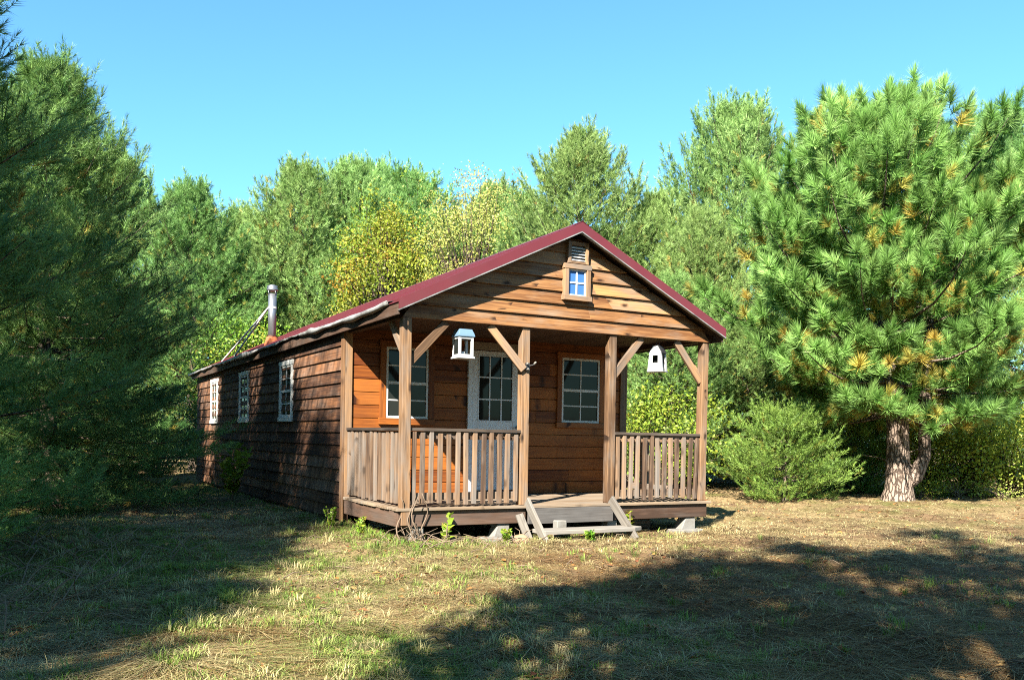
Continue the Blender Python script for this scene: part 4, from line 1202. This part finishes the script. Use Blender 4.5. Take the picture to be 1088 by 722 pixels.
rng = np.random.default_rng(9)
x, y = ground_pts(8000, 4.2, 22, rng, 1.5)
m = len(x); z = fine_z(x, y) + .012
a = rng.uniform(0, 6.28, m); s = rng.uniform(.012, .042, m)
d = np.stack([np.cos(a), np.sin(a), rng.normal(0, .25, m)], 1); w_ = np.stack([-np.sin(a), np.cos(a), rng.normal(0, .25, m)], 1)
c = np.stack([x, y, z], 1)
vs = np.stack([c - d * s[:, None], c + w_ * s[:, None] * .6 + [0, 0, .006], c + d * s[:, None], c - w_ * s[:, None] * .6 + [0, 0, .006]], 1).reshape(-1, 3)
i = np.arange(m)[:, None] * 4
fs = np.concatenate([i + np.array([[0, 1, 2]]), i + np.array([[0, 2, 3]])], 0)
tint = np.repeat(np.stack([rng.random(m), (rng.random(m) < .55) * rng.uniform(.4, 1, m), rng.uniform(.1, .9, m), np.ones(m)], 1), 4, axis=0)
o = link('fallen_leaves', np_mesh('fallen_leaves', vs, fs, M['fallen'], {'tint': ('FLOAT_COLOR', tint)}))
tag(o, 'scattered brown and orange fallen leaves', 'leaves', kind='stuff')
v_, f_, t_ = blades(260000, 12, 4.2, 20, .05, .12, (3.5, 7.0), .0036, 0, lambda x, y: np.clip(1.05 - soil(x, y) + .25 * pnoise(x, y, 2.2, 6.), .08, 1))
t_[:, 1] = np.repeat((RNG.random(len(t_) // 5) < .35) * .8, 5)
M['litter'] = foliage('pine needle litter', (.085, .038, .018), (.25, .125, .055), (.33, .23, .12), .1, .8, .1)
o = link('pine_needles', np_mesh('pine_needles', v_, f_, M['litter'], {'tint': ('FLOAT_COLOR', t_)}))
tag(o, 'brown fallen pine needles covering the bare soil', 'needles', kind='stuff')
tw = MB()
def twig(x, y, l, up):
    a = random.uniform(0, 6.28); z = float(ground_z(x, y)) + .01
    e = (x + math.cos(a) * l, y + math.sin(a) * l, z + up)
    mid = ((x + e[0]) / 2 + random.uniform(-.04, .04), (y + e[1]) / 2 + random.uniform(-.04, .04), z + up * .5 + random.uniform(0, .05))
    tw.tube([(x, y, z), mid, e], [.006, .005, .002], 4, False)
for k in range(60):
    p = cab(random.gauss(.55, .5), random.gauss(-.42, .16)); twig(p.x, p.y, random.uniform(.1, .45), random.uniform(0, .16))
for k in range(140): twig(random.uniform(-5.2, -3.0) - .1, random.uniform(5.5, 9.5), random.uniform(.15, .5), random.uniform(0, .3))
for k in range(160):
    yy = random.uniform(5.6, 11); twig(random.uniform(-.6, .6) * yy, yy, random.uniform(.06, .25), random.uniform(0, .05))
o = tw.build('dead_twigs', M['twig']); tag(o, 'dead twigs lying in the grass', 'twigs', kind='stuff')

# ------------------------------------------------------------------ light, sky, camera
sun_d = (U * .97 + V0.normalized() * .85); sun_d.z = 0
az = math.atan2(sun_d.x, sun_d.y)
ELEV = R(37.5)
d = Vector((math.sin(az) * math.cos(ELEV), math.cos(az) * math.cos(ELEV), -math.sin(ELEV)))
sun = bpy.data.lights.new('sun', 'SUN'); sun.energy = 5.0; sun.angle = R(.53); sun.color = (1, .93, .80)
so = bpy.data.objects.new('sun', sun); COL.objects.link(so); so.rotation_euler = d.to_track_quat('-Z', 'Y').to_euler(); so.location = (0, -20, 30)
world = bpy.data.worlds.new('World'); scene.world = world; world.use_nodes = True
nt = world.node_tree; nt.nodes.clear()
sk = nt.nodes.new('ShaderNodeTexSky'); sk.sky_type = 'NISHITA'; sk.sun_disc = False
sk.sun_elevation = ELEV; sk.sun_rotation = az + math.pi
sk.air_density = 1.0; sk.dust_density = .3; sk.ozone_density = 1.6
bg = nt.nodes.new('ShaderNodeBackground'); bg.inputs[1].default_value = .055
wo = nt.nodes.new('ShaderNodeOutputWorld')
mxs = nt.nodes.new('ShaderNodeMix'); mxs.data_type = 'RGBA'; mxs.blend_type = 'MULTIPLY'; mxs.inputs[0].default_value = 1
mxs.inputs[7].default_value = (.56, .99, 1.14, 1)
nt.links.new(sk.outputs[0], mxs.inputs[6]); nt.links.new(mxs.outputs[2], bg.inputs[0]); nt.links.new(bg.outputs[0], wo.inputs[0])

cam = bpy.data.cameras.new('camera'); co = bpy.data.objects.new('camera', cam); COL.objects.link(co)
co.location = (0, 0, CAM_Z); co.rotation_euler = (R(90), 0, 0)
cam.sensor_width = 36; cam.lens = 36 * 960 / 1088; cam.shift_y = (478 - 361) / 1088
cam.clip_end = 3000; cam.clip_start = .05
scene.camera = co
vs_ = scene.view_settings
vs_.view_transform = 'Standard'; vs_.look = 'None'; vs_.gamma = 1; vs_.use_curve_mapping = False; vs_.exposure = 2.42
for o in scene.objects:
    if not o.parent and 'category' in o and o['category'] in GROUPS: o['group'] = GROUPS[o['category']]
scene.render.engine = 'CYCLES'
scene.cycles.filter_width = 1.05
scene.cycles.max_bounces = 6; scene.cycles.diffuse_bounces = 3; scene.cycles.glossy_bounces = 3; scene.cycles.transmission_bounces = 4; scene.cycles.transparent_max_bounces = 4
scene.cycles.caustics_reflective = False; scene.cycles.caustics_refractive = False
try: scene.cycles.use_denoising = False; scene.cycles.use_adaptive_sampling = False; scene.cycles.sample_clamp_indirect = 3.0
except Exception: pass
